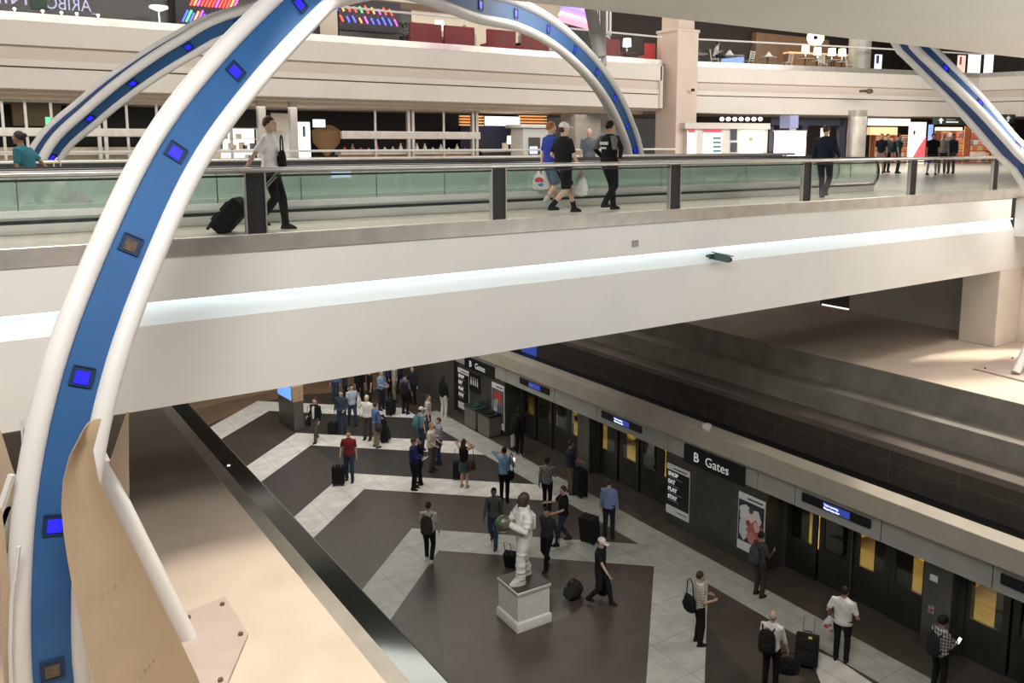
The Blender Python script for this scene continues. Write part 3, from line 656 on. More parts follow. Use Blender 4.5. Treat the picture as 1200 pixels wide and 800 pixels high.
sheet([(-4, 600), (0, 660), (2, 740), (8, 866)], [(2, 595), (8, 650), (14, 740), (20, 866)], 8.9, 'narrow pale panel at the lower left corner of the photo', tanm)
for (pts, r, Yp, lab, nm, mm) in (([(14, 556), (6, 580), (-6, 615)], .035, 8.95, 'pale square bar with a cut end at the left edge', 'bar', M['archwhite']),
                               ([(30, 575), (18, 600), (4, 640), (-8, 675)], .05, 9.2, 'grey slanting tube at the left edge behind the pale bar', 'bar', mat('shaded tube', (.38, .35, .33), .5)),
                               ([(25, 491), (27, 520), (29, 545), (31, 575)], .012, 9.5, 'thin white upright rod left of the near arch', 'rod', M['archwhite']),
                               ([(22, 640), (14, 700), (12, 760), (16, 860)], .02, 8.8, 'thin pale strip rising at the lower left corner', 'rod', M['archwhite'])):
    m = MB(); m.tube([ony(x, y, Yp) for x, y in pts], r, 6 if nm == 'rod' else 4 if r == .035 else 10); tag(m.build('%s' % ('support_' + nm), mm), lab, nm)
# ================================================================== the far side of the atrium
YQ = 36.0; ZU0 = 15.75
fz = [15.93, 15.64, 14.80, 14.09, 13.27]
def fascia(poly, name, side, z_lo=13.27):
    """poly: plan points of the balcony edge from left to right"""
    def band(pts, dz0, dz1, back, m, nm):
        w = MB()
        for a, b in zip(pts, pts[1:]):
            a = Vector((*a, 0)); b = Vector((*b, 0)); d = (b - a).normalized(); n = Vector((-d.y, d.x, 0))
            f0, f1 = back
            w.prism([a + n * f0 + ZZ * dz0, b + n * f0 + ZZ * dz0, b + n * f1 + ZZ * dz0, a + n * f1 + ZZ * dz0], ZZ * (dz1 - dz0))
        return struct(nm, w, m, smooth=False)
    band(poly, 15.64, 15.93, (-.03, .3), M['steel'], 'trim_curb_' + side)
    band(poly, 14.80, 15.64, (0, 1.0), M['cream'], 'wall_fascia_' + side)
    band(poly, 14.30, 14.80, (.22, 1.0), mat('cream step', (.70, .62, .54), .6), 'wall_step_' + side)
    band(poly, 14.06, 14.30, (.12, 1.0), M['cream'], 'wall_lip_' + side)
    band(poly, 14.0, 14.06, (.25, 1.0), mat('dark groove', (.18, .14, .1), .6), 'trim_groove_' + side)
    band(poly, z_lo, 14.0, (.14, 1.2), M['cream'], 'wall_fascia_lower_' + side)
Lp = [(-12, YQ), (33.6, YQ)]
Rp = [(35.6, 35.6), (46.8, 33.0), (57.4, 30.8), (58.0, 28.2), (59.5, 18)]
fascia(Lp, 'left', 'far_left'); fascia(Rp, 'right', 'far_right', 13.05)
w = MB(); w.box((33.5, YQ - .0, 13.27), (33.7, YQ + 1, 15.6)); struct('wall_fascia_end', w, M['cream'], smooth=False)
soff = mat('soffit', (.62, .56, .49), .7, noise=.04); ceil = mat('shop ceiling', (.72, .63, .52), .7, noise=.06, scale=.4)
w = MB(); w.box((-12, YQ + .9, 13.15), (34, YQ + 2.0, 13.4)); w.box((-12, YQ + 2.0, 13.0), (34, 48, 13.2), 1); w.poly([(35.6, 36.3, 13.1), (47, 33.8, 13.1), (58, 31.5, 13.1), (62, 48, 13.1), (35, 48, 13.1)], 0); w.poly([(58.5, 28, 13.1), (62, 48, 13.1), (70, 40, 13.1), (66, 10, 13.1), (59.8, 18, 13.1)], 0)
struct('ceiling_far', w, [soff, ceil], smooth=False)
w = MB(); w.box((-12, YQ + .2, 15.6), (34.2, 48, ZU0)); w.prism([(35.6, 35.9, 15.6), (47, 33.3, 15.6), (57.6, 31.2, 15.6), (58.4, 28.2, 15.6), (60, 18, 15.6), (72, 18, 15.6), (72, 48, 15.6), (35, 48, 15.6)], (0, 0, .15)); struct('floor_upper', w, mat('upper floor', (.3, .2, .14), .5), smooth=False)
# upper back walls and ceiling
w = MB(); w.box((-12, 41, ZU0), (15.6, 41.3, 20)); struct('wall_upper_dark', w, mat('dark brown glass wall', (.055, .042, .038), .25, noise=.2, scale=.4), smooth=False)
w = MB(); w.box((15.6, 46, ZU0), (34.5, 46.3, 22)); struct('wall_upper_cream', w, mat('upper cream wall', (.78, .72, .60), .7), smooth=False)
w = MB(); w.box((15.6, 45.8, 19.0), (34.5, 46, 19.35)); struct('trim_12', w, mat('brown band', (.16, .11, .07), .6), smooth=False)
w = MB(); w.box((-12, YQ + 1, 21.5), (74, 50, 21.7)); struct('ceiling_upper', w, mat('upper ceiling', (.80, .74, .64), .8), smooth=False)
w = MB(); w.box((36.4, 44, ZU0), (50, 44.3, 20)); w.box((46, 44.3, ZU0), (78, 44.6, 21)); w.box((70, 18, ZU0), (70.4, 45, 21)); struct('wall_upper_right', w, mat('dark upper wall', (.035, .028, .024), .6), smooth=False)
w = MB(); w.box((50, 43.6, ZU0), (58.5, 44, 19.4)); struct('wall_upper_bar', w, mat('brown bar wall', (.32, .19, .10), .5, noise=.15, scale=.8), smooth=False)
# concrete column
colm = mat('column plaster', (.72, .60, .50), .65, noise=.06, scale=.8)
w = MB(); w.box((34.0, 35.2, ZD), (35.6, 36.9, 17.6)); w.box((34.15, 35.35, 17.6), (35.4, 36.7, 21.6)); w.box((33.95, 35.15, 17.45), (35.65, 36.95, 17.62)); struct('wall_column', w, colm, smooth=False, bevel=.03)
w = MB(); w.cyl((45.9, 31.9, ZD), .55, 3.3, 24); struct('wall_round_column', w, mat('polished column', (.62, .58, .52), .25, .5, noise=.2, scale=1))
w = MB(); w.cyl((49.5, 34.5, ZU0), .7, 5, 24); struct('wall_round_column_upper', w, mat('pale column', (.45, .43, .38), .35))
# grey pillar left of the square column
w = MB(); w.box((29.2, 38.2, ZD), (31.0, 39.6, 13.1)); struct('wall_pillar_grey', w, mat('grey pillar', (.30, .28, .25), .6, noise=.1), smooth=False)
w = MB(); w.box((31.1, 39.8, ZD), (33.8, 40, 13.1)); struct('wall_pillar_panel', w, mat('pale grey panel', (.52, .54, .52), .5), smooth=False)

# overhead slab above the camera side
w = MB(); w.box((6.6, -4, 13.4), (60, 10.9, 14.1)); struct('ceiling', w, mat('overhead slab', (.82, .79, .72), .75, noise=.03, scale=.5), smooth=False)

# upper railings
def glassrail(pts, lab, z0=15.93, h=1.25):
    t = thing('balcony_railing', lab, 'railing', (pts[0][0], pts[0][1], z0))
    m = MB(); m.tube([Vector((x, y + .1, z0 + h)) for x, y in pts], .05, 8); m.build('handrail', M['white'], t)
    for a, b in zip(pts, pts[1:]):
        a = Vector((*a, 0)); b = Vector((*b, 0)); L = (b - a).length; k = max(1, int(L / 3))
        for i in range(k):
            p = a.lerp(b, i / k); q = a.lerp(b, (i + 1) / k); d = (q - p).normalized() * .02
            m = MB(); m.prism([p + d + Vector((0, .1, z0)), q - d + Vector((0, .1, z0)), q - d + Vector((0, .115, z0)), p + d + Vector((0, .115, z0))], (0, 0, h - .05)); m.build('glass_panel', glass('clear glass', (.97, .98, .97), .002, .02), t, smooth=False)
glassrail(Lp, 'upper glass balcony railing with white handrail, left of the concrete column')
glassrail(Rp[:4], 'upper glass balcony railing with white handrail, right of the concrete column')
glassrail([(-12, YQ - 1.5), (33.4, YQ - 1.5)], 'lower glass railing in front of the shops below the far balcony', ZD, 1.0)

# ------------------------------------------------------------------ things on the upper left balcony
def onY(px0, py0, px1, py1, Y):
    a = ony(px0, py0, Y); b = ony(px1, py1, Y); return a.x, b.x, min(a.z, b.z), max(a.z, b.z)
# a coffee-shop sign's reflection, built as glowing mirrored letters on the dark wall
t = thing('lettering_reflection', 'reflection of CARIBOU lettering, built as pale mirrored letters on the dark upper wall at top left', 'sign', (5, 40.9, 16.6))
sgm = mat('reflected letters', (.55, .52, .78), .5, emit=.7)
a = ony(108, 12, 40.9); z_ = ony(60, 11, 40.9).z
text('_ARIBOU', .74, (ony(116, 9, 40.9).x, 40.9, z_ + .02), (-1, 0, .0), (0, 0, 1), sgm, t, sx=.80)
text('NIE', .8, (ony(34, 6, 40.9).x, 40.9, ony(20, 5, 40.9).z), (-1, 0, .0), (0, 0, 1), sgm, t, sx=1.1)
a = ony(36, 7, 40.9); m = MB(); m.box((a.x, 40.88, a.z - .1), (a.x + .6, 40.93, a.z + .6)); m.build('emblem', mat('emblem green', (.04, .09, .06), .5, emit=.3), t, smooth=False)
for i, px in enumerate((17, 50, 72, 90, 115)):
    p = ony(px, 10.5 + i * 1.2, YQ + .25); m = MB(); m.cyl((p.x, YQ + .3, 15.93), .03, .1, 8); m.ell((p.x, YQ + .3, 16.07), (.06, .06, .05), 8, 6, 1)
    tag(m.build('curb_lamp', [M['chrome'], mat('curb lamp lens', (1, .98, .9), .4, emit=3)]), ('leftmost', 'second from the left', 'third from the left', 'fourth from the left', 'rightmost')[i] + ' of the five small white lamps on the upper left curb', 'lamp', 'curb lamps')
p = ony(186, 10, 39); t = thing('pedestal_lamp', 'white topped lamp on a thin stem at upper left beside the neon streaks', 'lamp', (p.x, 39, ZU0))
m = MB(); m.tube([(p.x, 39, ZU0), (p.x, 39, p.z)], .04, 8); m.cyl((p.x, 39, ZU0), .2, .03, 14); m.build('stem', M['chrome'], t)
m = MB(); m.lathe((p.x, 39, p.z), [(.1, -.1), (.38, .02), (.36, .1), (.1, .12)], 14); m.build('lamp_head', mat('lamp glow', (1, .97, .9), .4, emit=2), t)
# neon streak artworks and a reflected row
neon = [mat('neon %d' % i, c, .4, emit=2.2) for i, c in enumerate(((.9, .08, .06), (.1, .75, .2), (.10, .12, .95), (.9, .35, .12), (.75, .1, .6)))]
def neonart(x0, x1, z0, z1, Y, n, lab, lean, rows=2):
    t = thing('neon_art_or_reflection', lab, 'neon artwork', ((x0 + x1) / 2, Y, z0)); rnd = random.Random(n)
    m = MB(); m.box((x0 - .2, Y + .1, z0 - .3), (x1 + .2, Y + .18, z1 + .2)); m.build('backing_panel', mat('neon backing', (.03, .025, .03), .4), t, smooth=False)
    for i in range(n):
        f = i / (n - 1); x = x0 + (x1 - x0) * f
        for r_ in range(rows):
            za = z0 + (z1 - z0) * (r_ + .1) / rows; zb = z0 + (z1 - z0) * (r_ + .85) / rows
            m = MB(); zb -= rnd.uniform(0, .35) * (zb - za); m.tube([(x + lean * (za - z0), Y, za), (x + lean * (zb - z0), Y, zb)], .045, 6); m.build('neon_tube', neon[(i + r_ * 2) % 5 if rnd.random() < .6 else (0 if r_ else 2)], t)
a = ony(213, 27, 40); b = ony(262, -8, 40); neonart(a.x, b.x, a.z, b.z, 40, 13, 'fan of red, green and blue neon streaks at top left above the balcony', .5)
a = ony(403, 24, 39.2); b = ony(466, 13, 39.2); neonart(a.x, b.x, a.z - .1, b.z + .2, 39.2, 10, 'reflected row of red and blue neon streaks on the dark panel left of the restaurant', -.55)  # the dark panel's neon reflection, built as glowing tubes
x0, x1, z0, z1 = onY(398, 46, 482, 11, 39.6); m = MB(); m.box((x0, 39.6, ZU0), (x1, 39.8, z1)); tag(m.build('dark_partition', mat('partition brown', (.06, .045, .05), .3), smooth=False), 'dark brown partition wall behind the neon streaks beside the potted plant', 'partition')
a = ony(652, 24, 30); b = ony(692, 4, 30)
t = thing('neon_art_or_reflection', 'pink and blue glowing panel between the arch top and the white posts', 'neon artwork', (a.x, 30, a.z))
for i, c in enumerate(((.95, .25, .35), (.95, .5, .6), (.25, .2, .95), (.8, .5, .9))):
    z = a.z + (b.z - a.z) * (i * .25); m = MB(); m.prism([(a.x + .1 * i, 30, z), (b.x, 30, z - .25), (b.x, 30, z + .1), (a.x + .3, 30, z + .3)], (0, .05, 0)); m.build('glow_band', mat('glow %d' % i, c, .5, emit=1.2), t, smooth=False)
t = thing('white_lattice', 'white slatted frame beside the white posts left of the concrete column', 'lattice', (27.5, 38, ZU0))
x0, x1, z0, z1 = onY(696, 40, 716, 12, 38)
for i in range(6):
    x = x0 + (x1 - x0) * i / 5; m = MB(); m.box((x - .05, 38, z0), (x + .05, 38.08, z1)); m.build('slat', M['white'], t, smooth=False)
m = MB(); m.box((x0, 38, z0 - .1), (x1, 38.1, z0 + .1)); m.box((x0, 38.0, ZU0), (x0 + .1, 38.1, z0)); m.box((x1 - .1, 38.0, ZU0), (x1, 38.1, z0)); m.build('frame', M['white'], t, smooth=False)

red = mat('red upholstery', (.26, .03, .035), .6, noise=.1); brt = mat('bright red upholstery', (.55, .05, .06), .6)
wh = M['white']
def proto_booth(m_, nm, lab, w_=1.7):
    t = thing(nm, lab, 'booth seat', (0, 0, 0))
    m = MB(); m.box((-w_ / 2, -.35, .12), (w_ / 2, .25, .48)); m.build('seat', m_, t, world=False, bevel=.05)
    m = MB(); m.box((-w_ / 2, -.5, .12), (w_ / 2, -.33, 1.15)); m.build('backrest', m_, t, world=False, bevel=.05)
    m = MB(); m.box((-w_ / 2 + .05, -.4, 0), (w_ / 2 - .05, .2, .13)); m.build('base', M['black'], t, world=False, smooth=False)
    return t
def proto_chair():
    t = thing('dining_chair', 'x', 'chair', (0, 0, 0))
    m = MB(); m.box((-.22, -.22, .43), (.22, .22, .47)); m.build('seat', wh, t, world=False, bevel=.01)
    m = MB()
    for x in (-.2, .2): m.tube([(x, -.2, .45), (x, -.3, 1.02)], .025, 6)
    for z in (.6, .72, .84, .96): m.box((-.2, -.30 + (.96 - z) * .17, z - .03), (.2, -.27 + (.96 - z) * .17, z + .03))
    m.build('backrest', wh, t, world=False)
    for x in (-.19, .19):
        for y in (-.19, .19):
            m = MB(); m.tube([(x, y, .44), (x * 1.15, y * 1.15, 0)], .02, 6); m.build('leg', wh, t, world=False)
    return t
def proto_table(top, nm='restaurant_table', k=1.):
    t = thing(nm, 'x', 'table', (0, 0, 0))
    m = MB(); m.lathe((0, 0, .72), [(.1 * k, 0), (.55 * k, .01), (.56 * k, .04), (.1 * k, .05)], 20); m.build('tabletop', top, t, world=False)
    m = MB(); m.lathe((0, 0, 0), [(.28 * k, 0), (.26 * k, .03), (.05, .06), (.045, .7), (.12, .73)], 12); m.build('pedestal', M['darkmetal'], t, world=False)
    return t
def proto_lamp():
    t = thing('table_lamp', 'x', 'lamp', (0, 0, 0))
    m = MB(); m.lathe((0, 0, 0), [(.11, 0), (.1, .03), (.03, .06), (.05, .2), (.025, .34), (.025, .4)], 12); m.build('base', M['chrome'], t, world=False)
    m = MB(); m.lathe((0, 0, .36), [(.25, 0), (.22, .46), (.2, .46), (.23, .01)], 18); m.build('lamp_shade', mat('lampshade glow', (1, .86, .62), .6, emit=2.2), t, world=False)
    return t
bo, bo2, ch, ta, la = proto_booth(red, 'booth_seat', 'x'), proto_booth(brt, 'booth_seat', 'x', .75), proto_chair(), proto_table(mat('tabletop wood', (.30, .16, .1), .35)), proto_lamp()
used = {}
def place(pr, loc, rz, lab, group):
    if pr.name not in used: used[pr.name] = 1; pr.location = loc; pr.rotation_euler = (0, 0, rz); pr['label'] = lab; pr['group'] = group; return pr
    return dup(pr, loc, rz, lab, group)
def U(px, Y): return Vector((ony(px, 40, Y).x, Y, ZU0))
gB, gC, gT, gL = 'red booth seats on the far balcony', 'white ladder-back chairs on the far balcony', 'tables on the far balcony', 'lit lamps on the far balcony'
place(bo, U(494, 37.2), 0, 'dark red booth seat beside the potted plant on the far balcony', gB)
place(bo, U(533, 37.2), 0, 'dark red booth seat under the lit lamp on the far balcony', gB)
place(bo, U(582, 37.2), 0, 'dark red booth seat left of the seated grey-haired guest on the far balcony', gB)
place(bo, U(622, 37.2), 0, 'dark red booth seat just left of the blue arch on the far balcony', gB)
place(bo, U(706, 37.0), 0, 'dark red booth seat behind the white posts on the far balcony', gB)
place(bo2, U(756, 37.3), 0, 'single bright red chair beside the concrete column on the far balcony', gB)
place(ch, U(553, 38.0), 2.6, 'white ladder-back chair facing away from the dark red booths, second table from the plant', gC)
place(ch, U(568, 38.2), .4, 'white ladder-back chair right of the other white chair, second table from the plant', gC)
place(ch, U(503, 39.6), .2, 'white ladder-back chair at the table nearest the potted plant', gC)
place(ch, U(645, 37.6), 1.4, 'white ladder-back chair tucked under the blue arch', gC)
place(ta, U(515, 38.5), 0, 'round table nearest the potted plant on the far balcony', gT)
place(ta, U(596, 38.9), 0, 'round table between the two dark red booths left of the arch', gT)
place(ta, U(733, 38.7), 0, 'round table beside the bright red chair by the concrete column', gT)
place(la, U(515, 38.5) + ZZ * .77, 0, 'lit lamp on the table nearest the potted plant', gL)
place(la, U(735, 38.7) + ZZ * .77, 0, 'lit lamp on the table beside the bright red chair', gL)
p = U(474, 37.3); t = thing('potted_plant', 'small leafy green plant in a pot at the end of the dark partition', 'plant', p)
m = MB(); m.lathe((0, 0, 0), [(.18, 0), (.26, .55), (.22, .55), (.2, .48)], 14); m.build('pot', M['darkmetal'], t, world=False)
m = MB(); rnd = random.Random(3)
for i in range(70):
    a = rnd.uniform(0, 2 * PI); r = rnd.uniform(.05, .5); z = .55 + rnd.uniform(0, .65); d = Vector((math.cos(a), math.sin(a), rnd.uniform(-.1, .6))).normalized()
    c = Vector((r * .5 * math.cos(a), r * .5 * math.sin(a), z)); s_ = d.cross(ZZ).normalized() * .05; m.add([c, c + d * .14 + s_, c + d * .3, c + d * .14 - s_], [(0, 1, 2, 3)])
m.build('foliage', mat('leaf green', (.03, .09, .025), .6, noise=.3), t, world=False)

# upper right balcony
def V(px, back=1.4):
    n = Vector((.22, .976, 0)).normalized(); p0 = Vector((40, 34.6, 0)) + n * back; q = onp(px, 60, p0, n); return Vector((q.x, q.y, ZU0))
tw = mat('tablecloth white', (.8, .78, .74), .7)
ta2 = proto_table(tw); ta3 = proto_table(tw, 'lamp_table', .6)
for i, (px, lab) in enumerate(((818, 'leftmost small table on the right far balcony, against the column'), (862, 'table with folded white cloths beside the white-shirted guest'), (900, 'table below the dark wall, third from the concrete column'), (944, 'round table left of the round pendant light'), (978, 'round table among the warm lit lamps'))):
    place(ta2, V(px), 0, lab, 'round tables on the right far balcony')
for i, (px, lab) in enumerate(((855, 'folded white napkin stack on the table beside the white-shirted guest'), (901, 'peaked white napkin on the third table from the concrete column'))):
    p = V(px) + ZZ * .77; m = MB(); m.loft([[p + Vector((.3 * math.cos(a), .25 * math.sin(a), 0)) for a in [2 * PI * j / 8 for j in range(8)]], [p + Vector((.05 * math.cos(a), .05 * math.sin(a), .3)) for a in [2 * PI * j / 8 for j in range(8)]]]); tag(m.build('napkin', tw), lab, 'napkin')
for i, (px, lab) in enumerate(((944, 'lit lamp on the round table left of the pendant light'), (958, 'tallest lit lamp under the round pendant light'), (975, 'lit lamp right of the pendant light'), (987, 'rightmost lit lamp before the pale round column'))):
    place(la, V(px, 2.2 if i else 1.4) + ZZ * .77, 0, lab, 'lit lamps on the right far balcony')
    if i: 
        tt = place(ta3, V(px, 2.2), 0, 'round table holding the ' + lab, 'round tables on the right far balcony')
ch2 = proto_chair()
for i, (px, lab) in enumerate(((878, 'pale ladder-back chair right of the napkin table'), (923, 'pale ladder-back chair between the third and fourth tables'), (965, 'pale ladder-back chair below the tallest lamp'), (997, 'pale ladder-back chair beside the pale round column'))):
    place(ch2, V(px, 1.1), i * 1.3, lab, 'chairs on the right far balcony')
p = V(955, 2.6); z = onp(955, 44, p, Vector((.22, .976, 0))).z
t = thing('pendant_light', 'round glowing ring pendant light above the lamps on the right balcony', 'lamp', (p.x, p.y, z - .6))
m = MB(); k = []
R_ = Matrix.Rotation(-.75, 3, 'Z')
ring = [[Vector((p.x, p.y, z)) + R_ @ Vector(((.34 + .2 * math.cos(b)) * math.cos(a), .2 * math.sin(b), (.34 + .2 * math.cos(b)) * math.sin(a))) for b in [2 * PI * j / 8 for j in range(8)]] for a in [2 * PI * i / 20 for i in range(20)]]
m.loft(ring, closed=True); m.build('ring', mat('ring glow', (1, .85, .5), .5, emit=3), t)
m = MB(); m.tube([(p.x, p.y, z + .5), (p.x, p.y, 21.5)], .02, 6); m.build('cord', M['black'], t)
t = thing('bar_counter', 'warm lit bar counter behind the lamps on the right balcony', 'counter', V(970, 5))
for (a0, a1, z0, z1, nm, mm) in ((925, 1003, 0, 1.5, 'counter_front', mat('counter brown', (.30, .17, .09), .5)), (925, 1003, 1.5, 1.62, 'counter_top', mat('counter glow', (.9, .6, .35), .5, emit=.5))):
    q0, q1 = V(a0, 5), V(a1, 5); m = MB(); m.prism([q0 + ZZ * z0, q1 + ZZ * z0, q1 + ZZ * z0 + Vector((.1, .6, 0)), q0 + ZZ * z0 + Vector((.1, .6, 0))], ZZ * (z1 - z0)); m.build(nm, mm, t, smooth=False)
q0, q1 = V(846, .5), V(872, .5); m = MB(); m.prism([q0 + ZZ * .1, q1 + ZZ * .1, q1 + ZZ * .62, q0 + ZZ * .45], (0, .05, 0)); tag(m.build('blue_screen_panel', mat('pale blue panel', (.25, .38, .8), .5, emit=.5), smooth=False), 'pale blue panel low behind the curb beside the white-shirted guest', 'panel')
for i, (px0, py0, px1, py1, c, lab) in enumerate(((1026, 78, 1034, 64, (.75, .75, .9), 'small white and blue poster beside the pale round column'), (1123, 80, 1132, 65, (.85, .55, .5), 'white poster with red text right of the arch'), (1135, 85, 1150, 63, (.95, .95, .95), 'larger bright white display on the right balcony'), (1154, 84, 1165, 62, (.9, .95, .95), 'narrow bright white display right of the larger one'))):
    n = Vector((.22, .976, 0)); p0 = Vector((44, 38, 0)); a = onp(px0, py0, p0, n); b = onp(px1, py1, p0, n)
    t = thing('display_screen', lab, 'display', ((a.x + b.x) / 2, a.y, ZU0))
    m = MB(); m.prism([Vector((a.x, a.y, ZU0)), Vector((b.x, b.y, ZU0)), b, Vector((a.x, a.y, b.z))], (0, .1, 0)); m.build('lit_face', mat('panel lit %d' % i, c, .5, emit=1.1), t, smooth=False)
    if i in (0, 1):
        m = MB(); cx_ = (a.x + b.x) / 2; zz_ = (a.z + b.z) / 2; m.box((cx_ - .25, a.y - .06, zz_ - .2), (cx_ + .25, a.y - .02, zz_ + .35)); m.build('printed_block', mat('print block %d' % i, ((.05, .08, .6), (.7, .12, .08))[i], .5), t, smooth=False)

# ------------------------------------------------------------------ shops on the concourse, far left
YS = 39.0
dkshop = mat('dark shop interior', (.018, .017, .016), .5, noise=.3, scale=.5)
w = MB(); w.box((-12, 44, ZD), (30, 44.2, 13.1)); struct('wall_shop_back', w, dkshop, smooth=False)
w = MB(); w.box((-12, YS + .5, 9.9), (10.2, YS + .7, 11.15)); struct('wall_shop_low', w, mat('beige panel', (.55, .47, .38), .6, noise=.15, scale=.8), smooth=False)
woodc = mat('wood counter', (.42, .22, .12), .5, noise=.25, scale=1.2)
stl = mat('shop steel', (.60, .57, .53), .35, .6, noise=.1)
def storefront(px0, px1, beam0, beam1, lab, posts, mull, wood):
    x0 = ony(px0, 160, YS).x; x1 = ony(px1, 160, YS).x
    t = thing('storefront_frame', lab, 'storefront', ((x0 + x1) / 2, YS, ZD))
    zb0 = ony((px0 + px1) / 2, beam1, YS).z; zb1 = ony((px0 + px1) / 2, beam0, YS).z
    m = MB(); m.box((x0, YS - .12, zb0), (x1, YS + .12, zb1)); m.build('beam', stl, t, bevel=.03)
    m = MB(); m.box((x0, YS - .05, 12.9), (x1, YS + .05, 13.0)); m.build('top_rail', stl, t, smooth=False)
    for px in posts:
        x = ony(px, 160, YS).x
        for d in (-.12, .12):
            m = MB(); m.box((x + d - .07, YS - .1, ZD), (x + d + .07, YS + .1, 12.95)); m.build('post', stl, t, smooth=False)
    for px in mull:
        x = ony(px, 160, YS).x; m = MB(); m.box((x - .05, YS - .04, ZD), (x + .05, YS + .04, 12.9)); m.build('mullion', stl, t, smooth=False)
    z = ony((px0 + px1) / 2, 178, YS).z
    m = MB(); m.box((x0, YS + .1, z - .12), (x1, YS + .9, z)); m.build('counter_top', stl, t, smooth=False)
    if wood: m = MB(); m.box((x0, YS + .3, ZD), (x1, YS + .5, z - .12)); m.build('counter_front', woodc, t, smooth=False)
storefront(400, 562, 154, 163, 'dark shopfront with steel beam and wooden counter, centre, behind the bridge', (481, 556), (440, 520), True)
storefront(-40, 205, 150, 160, 'dark shopfront with steel beam and beige base, far left behind the bridge', (120,), (5, 32, 62, 150, 185), False)
# shelf things on the counters
t = thing('exit_lamp', 'tiny green lamp high in the far left shopfront', 'lamp', ony(57, 146, YS + .5))
m = MB(); m.box((-.1, -.05, -.35), (.1, .05, .3)); m.build('lens', mat('green lamp', (.1, .8, .3), .4, emit=1.5), t, world=False, smooth=False)
p = ony(43, 138, 42); m = MB(); m.box((p.x - .9, 41.5, p.z - .35), (p.x + .9, 42.5, p.z + .6)); tag(m.build('duct_box', mat('duct brown', (.28, .21, .15), .6), smooth=False), 'brown box hanging under the ceiling of the far left shop', 'duct')
for k, (px, py, lab) in enumerate(((14, 127, 'oval ceiling downlight at far left under the balcony'), (165, 135, 'oval ceiling downlight between the two arches'), (412, 132, 'left one of the two small downlights above the centre shopfront'), (428, 133, 'right one of the two small downlights above the centre shopfront'))):
    p = onz(px, py, 12.97); m = MB(); m.lathe((p.x, p.y, 12.93), [(.05, 0), (.36, 0), (.4, .05), (.05, .05)], 16); tag(m.build('downlight', mat('downlight glow', (1, .9, .75), .4, emit=4)), lab, 'lamp', 'downlights under the far balcony')
rnd = random.Random(4)
for k in range(16):
    px = 404 + k * 9.4; p = ony(px, 178, YS + .5); h = rnd.uniform(.18, .5); c = rnd.choice(((.5, .1, .08), (.6, .55, .45), (.75, .72, .65), (.2, .12, .08)))
    m = MB(); m.lathe((p.x, YS + .5, ony(481, 178, YS).z), [(.09, 0), (.1, h * .55), (.04, h * .75), (.04, h)], 8)
    tag(m.build('bottle', mat('bottle %s' % (c,), c, .3)), 'small bottle on the steel counter of the centre shopfront', 'bottle', 'bottles on the centre shop counter')

# lit display shop left of centre (behind the man with the suitcase)
t = thing('display_case', 'bright white lit display shelves behind the man pulling the black suitcase', 'display case', (ony(275, 180, 40).x, 40, ZD))
x0, x1, z0, z1 = onY(252, 192, 302, 150, 40)
m = MB(); m.box((x0, 40.6, ZD), (x1, 40.7, z1)); m.build('back_panel', mat('case glow', (1, .98, .92), .5, emit=1.0), t, smooth=False)
for i in range(5):
    z = ZD + .1 + (z1 - ZD - .1) * i / 4; m = MB(); m.box((x0, 40, z - .04), (x1, 40.6, z)); m.build('shelf', M['white'], t, smooth=False)
for x in (x0, (x0 * .6 + x1 * .4), x1): m = MB(); m.box((x - .06, 40, ZD), (x + .06, 40.1, z1)); m.build('upright', stl, t, smooth=False)
for i in range(14):
    f = rnd.random(); z = ZD + .1 + (z1 - ZD - .1) * rnd.randint(0, 3) / 4; x = x0 + .2 + (x1 - x0 - .4) * i / 13; h = rnd.uniform(.15, .4)
    m = MB(); m.box((x - .1, 40.15, z), (x + .1, 40.4, z + h)); tag(m.build('shelf_box', mat('ware %d' % (i % 3), ((.5, .4, .3), (.12, .12, .12), (.6, .6, .55))[i % 3], .5), smooth=False), 'small ware on the bright lit display shelves', 'box', 'wares in the lit display case')
for px, lab in ((307, 'pale upright post just behind the head of the suitcase man'), (344, 'pale upright post right of the suitcase man')):
    x = ony(px, 150, 37.6).x; m = MB(); m.box((x - .16, 37.5, ZD), (x + .16, 37.8, 13.14)); tag(m.build('shop_post', stl, smooth=False), lab, 'post')
x0, x1, z0, z1 = onY(318, 140, 342, 133, 39); m = MB(); m.box((x0, 39, z0 - .5), (x1, 39.1, z1)); tag(m.build('sign_board', mat('grey board', (.42, .38, .32), .6), smooth=False), 'blank grey sign board between the two pale posts above the suitcase man', 'sign')
x0, x1, z0, z1 = onY(321, 190, 340, 149, 40.5); m = MB(); m.box((x0, 40.5, ZD), (x1, 40.6, z1)); tag(m.build('pale_door_panel', mat('pale panel', (.6, .6, .56), .5), smooth=False), 'pale upright panel between the two posts behind the suitcase man', 'panel')
t = thing('light_column', 'tall bright white lit panel right of the suitcase man', 'display', (ony(356, 190, 40).x, 40, ZD)); x0, x1, z0, z1 = onY(349, 192, 363, 143, 40)
m = MB(); m.box((x0, 40, ZD), (x1, 40.3, z1)); m.build('lit_face', mat('white lit', (.95, .97, 1), .5, emit=1.2), t, smooth=False); m = MB(); m.box((x0 + .3, 39.96, z1 - .7), (x1 - .25, 40, z1 - .2)); m.build('label_plate', mat('plate teal', (.08, .12, .13), .5), t, smooth=False)
t = thing('screen', 'small bright wall screen in the dark passage left of the centre shopfront', 'screen', (ony(374, 150, 42).x, 42, ony(374, 149, 42).z)); x0, x1, z0, z1 = onY(367, 149, 381, 140, 42)
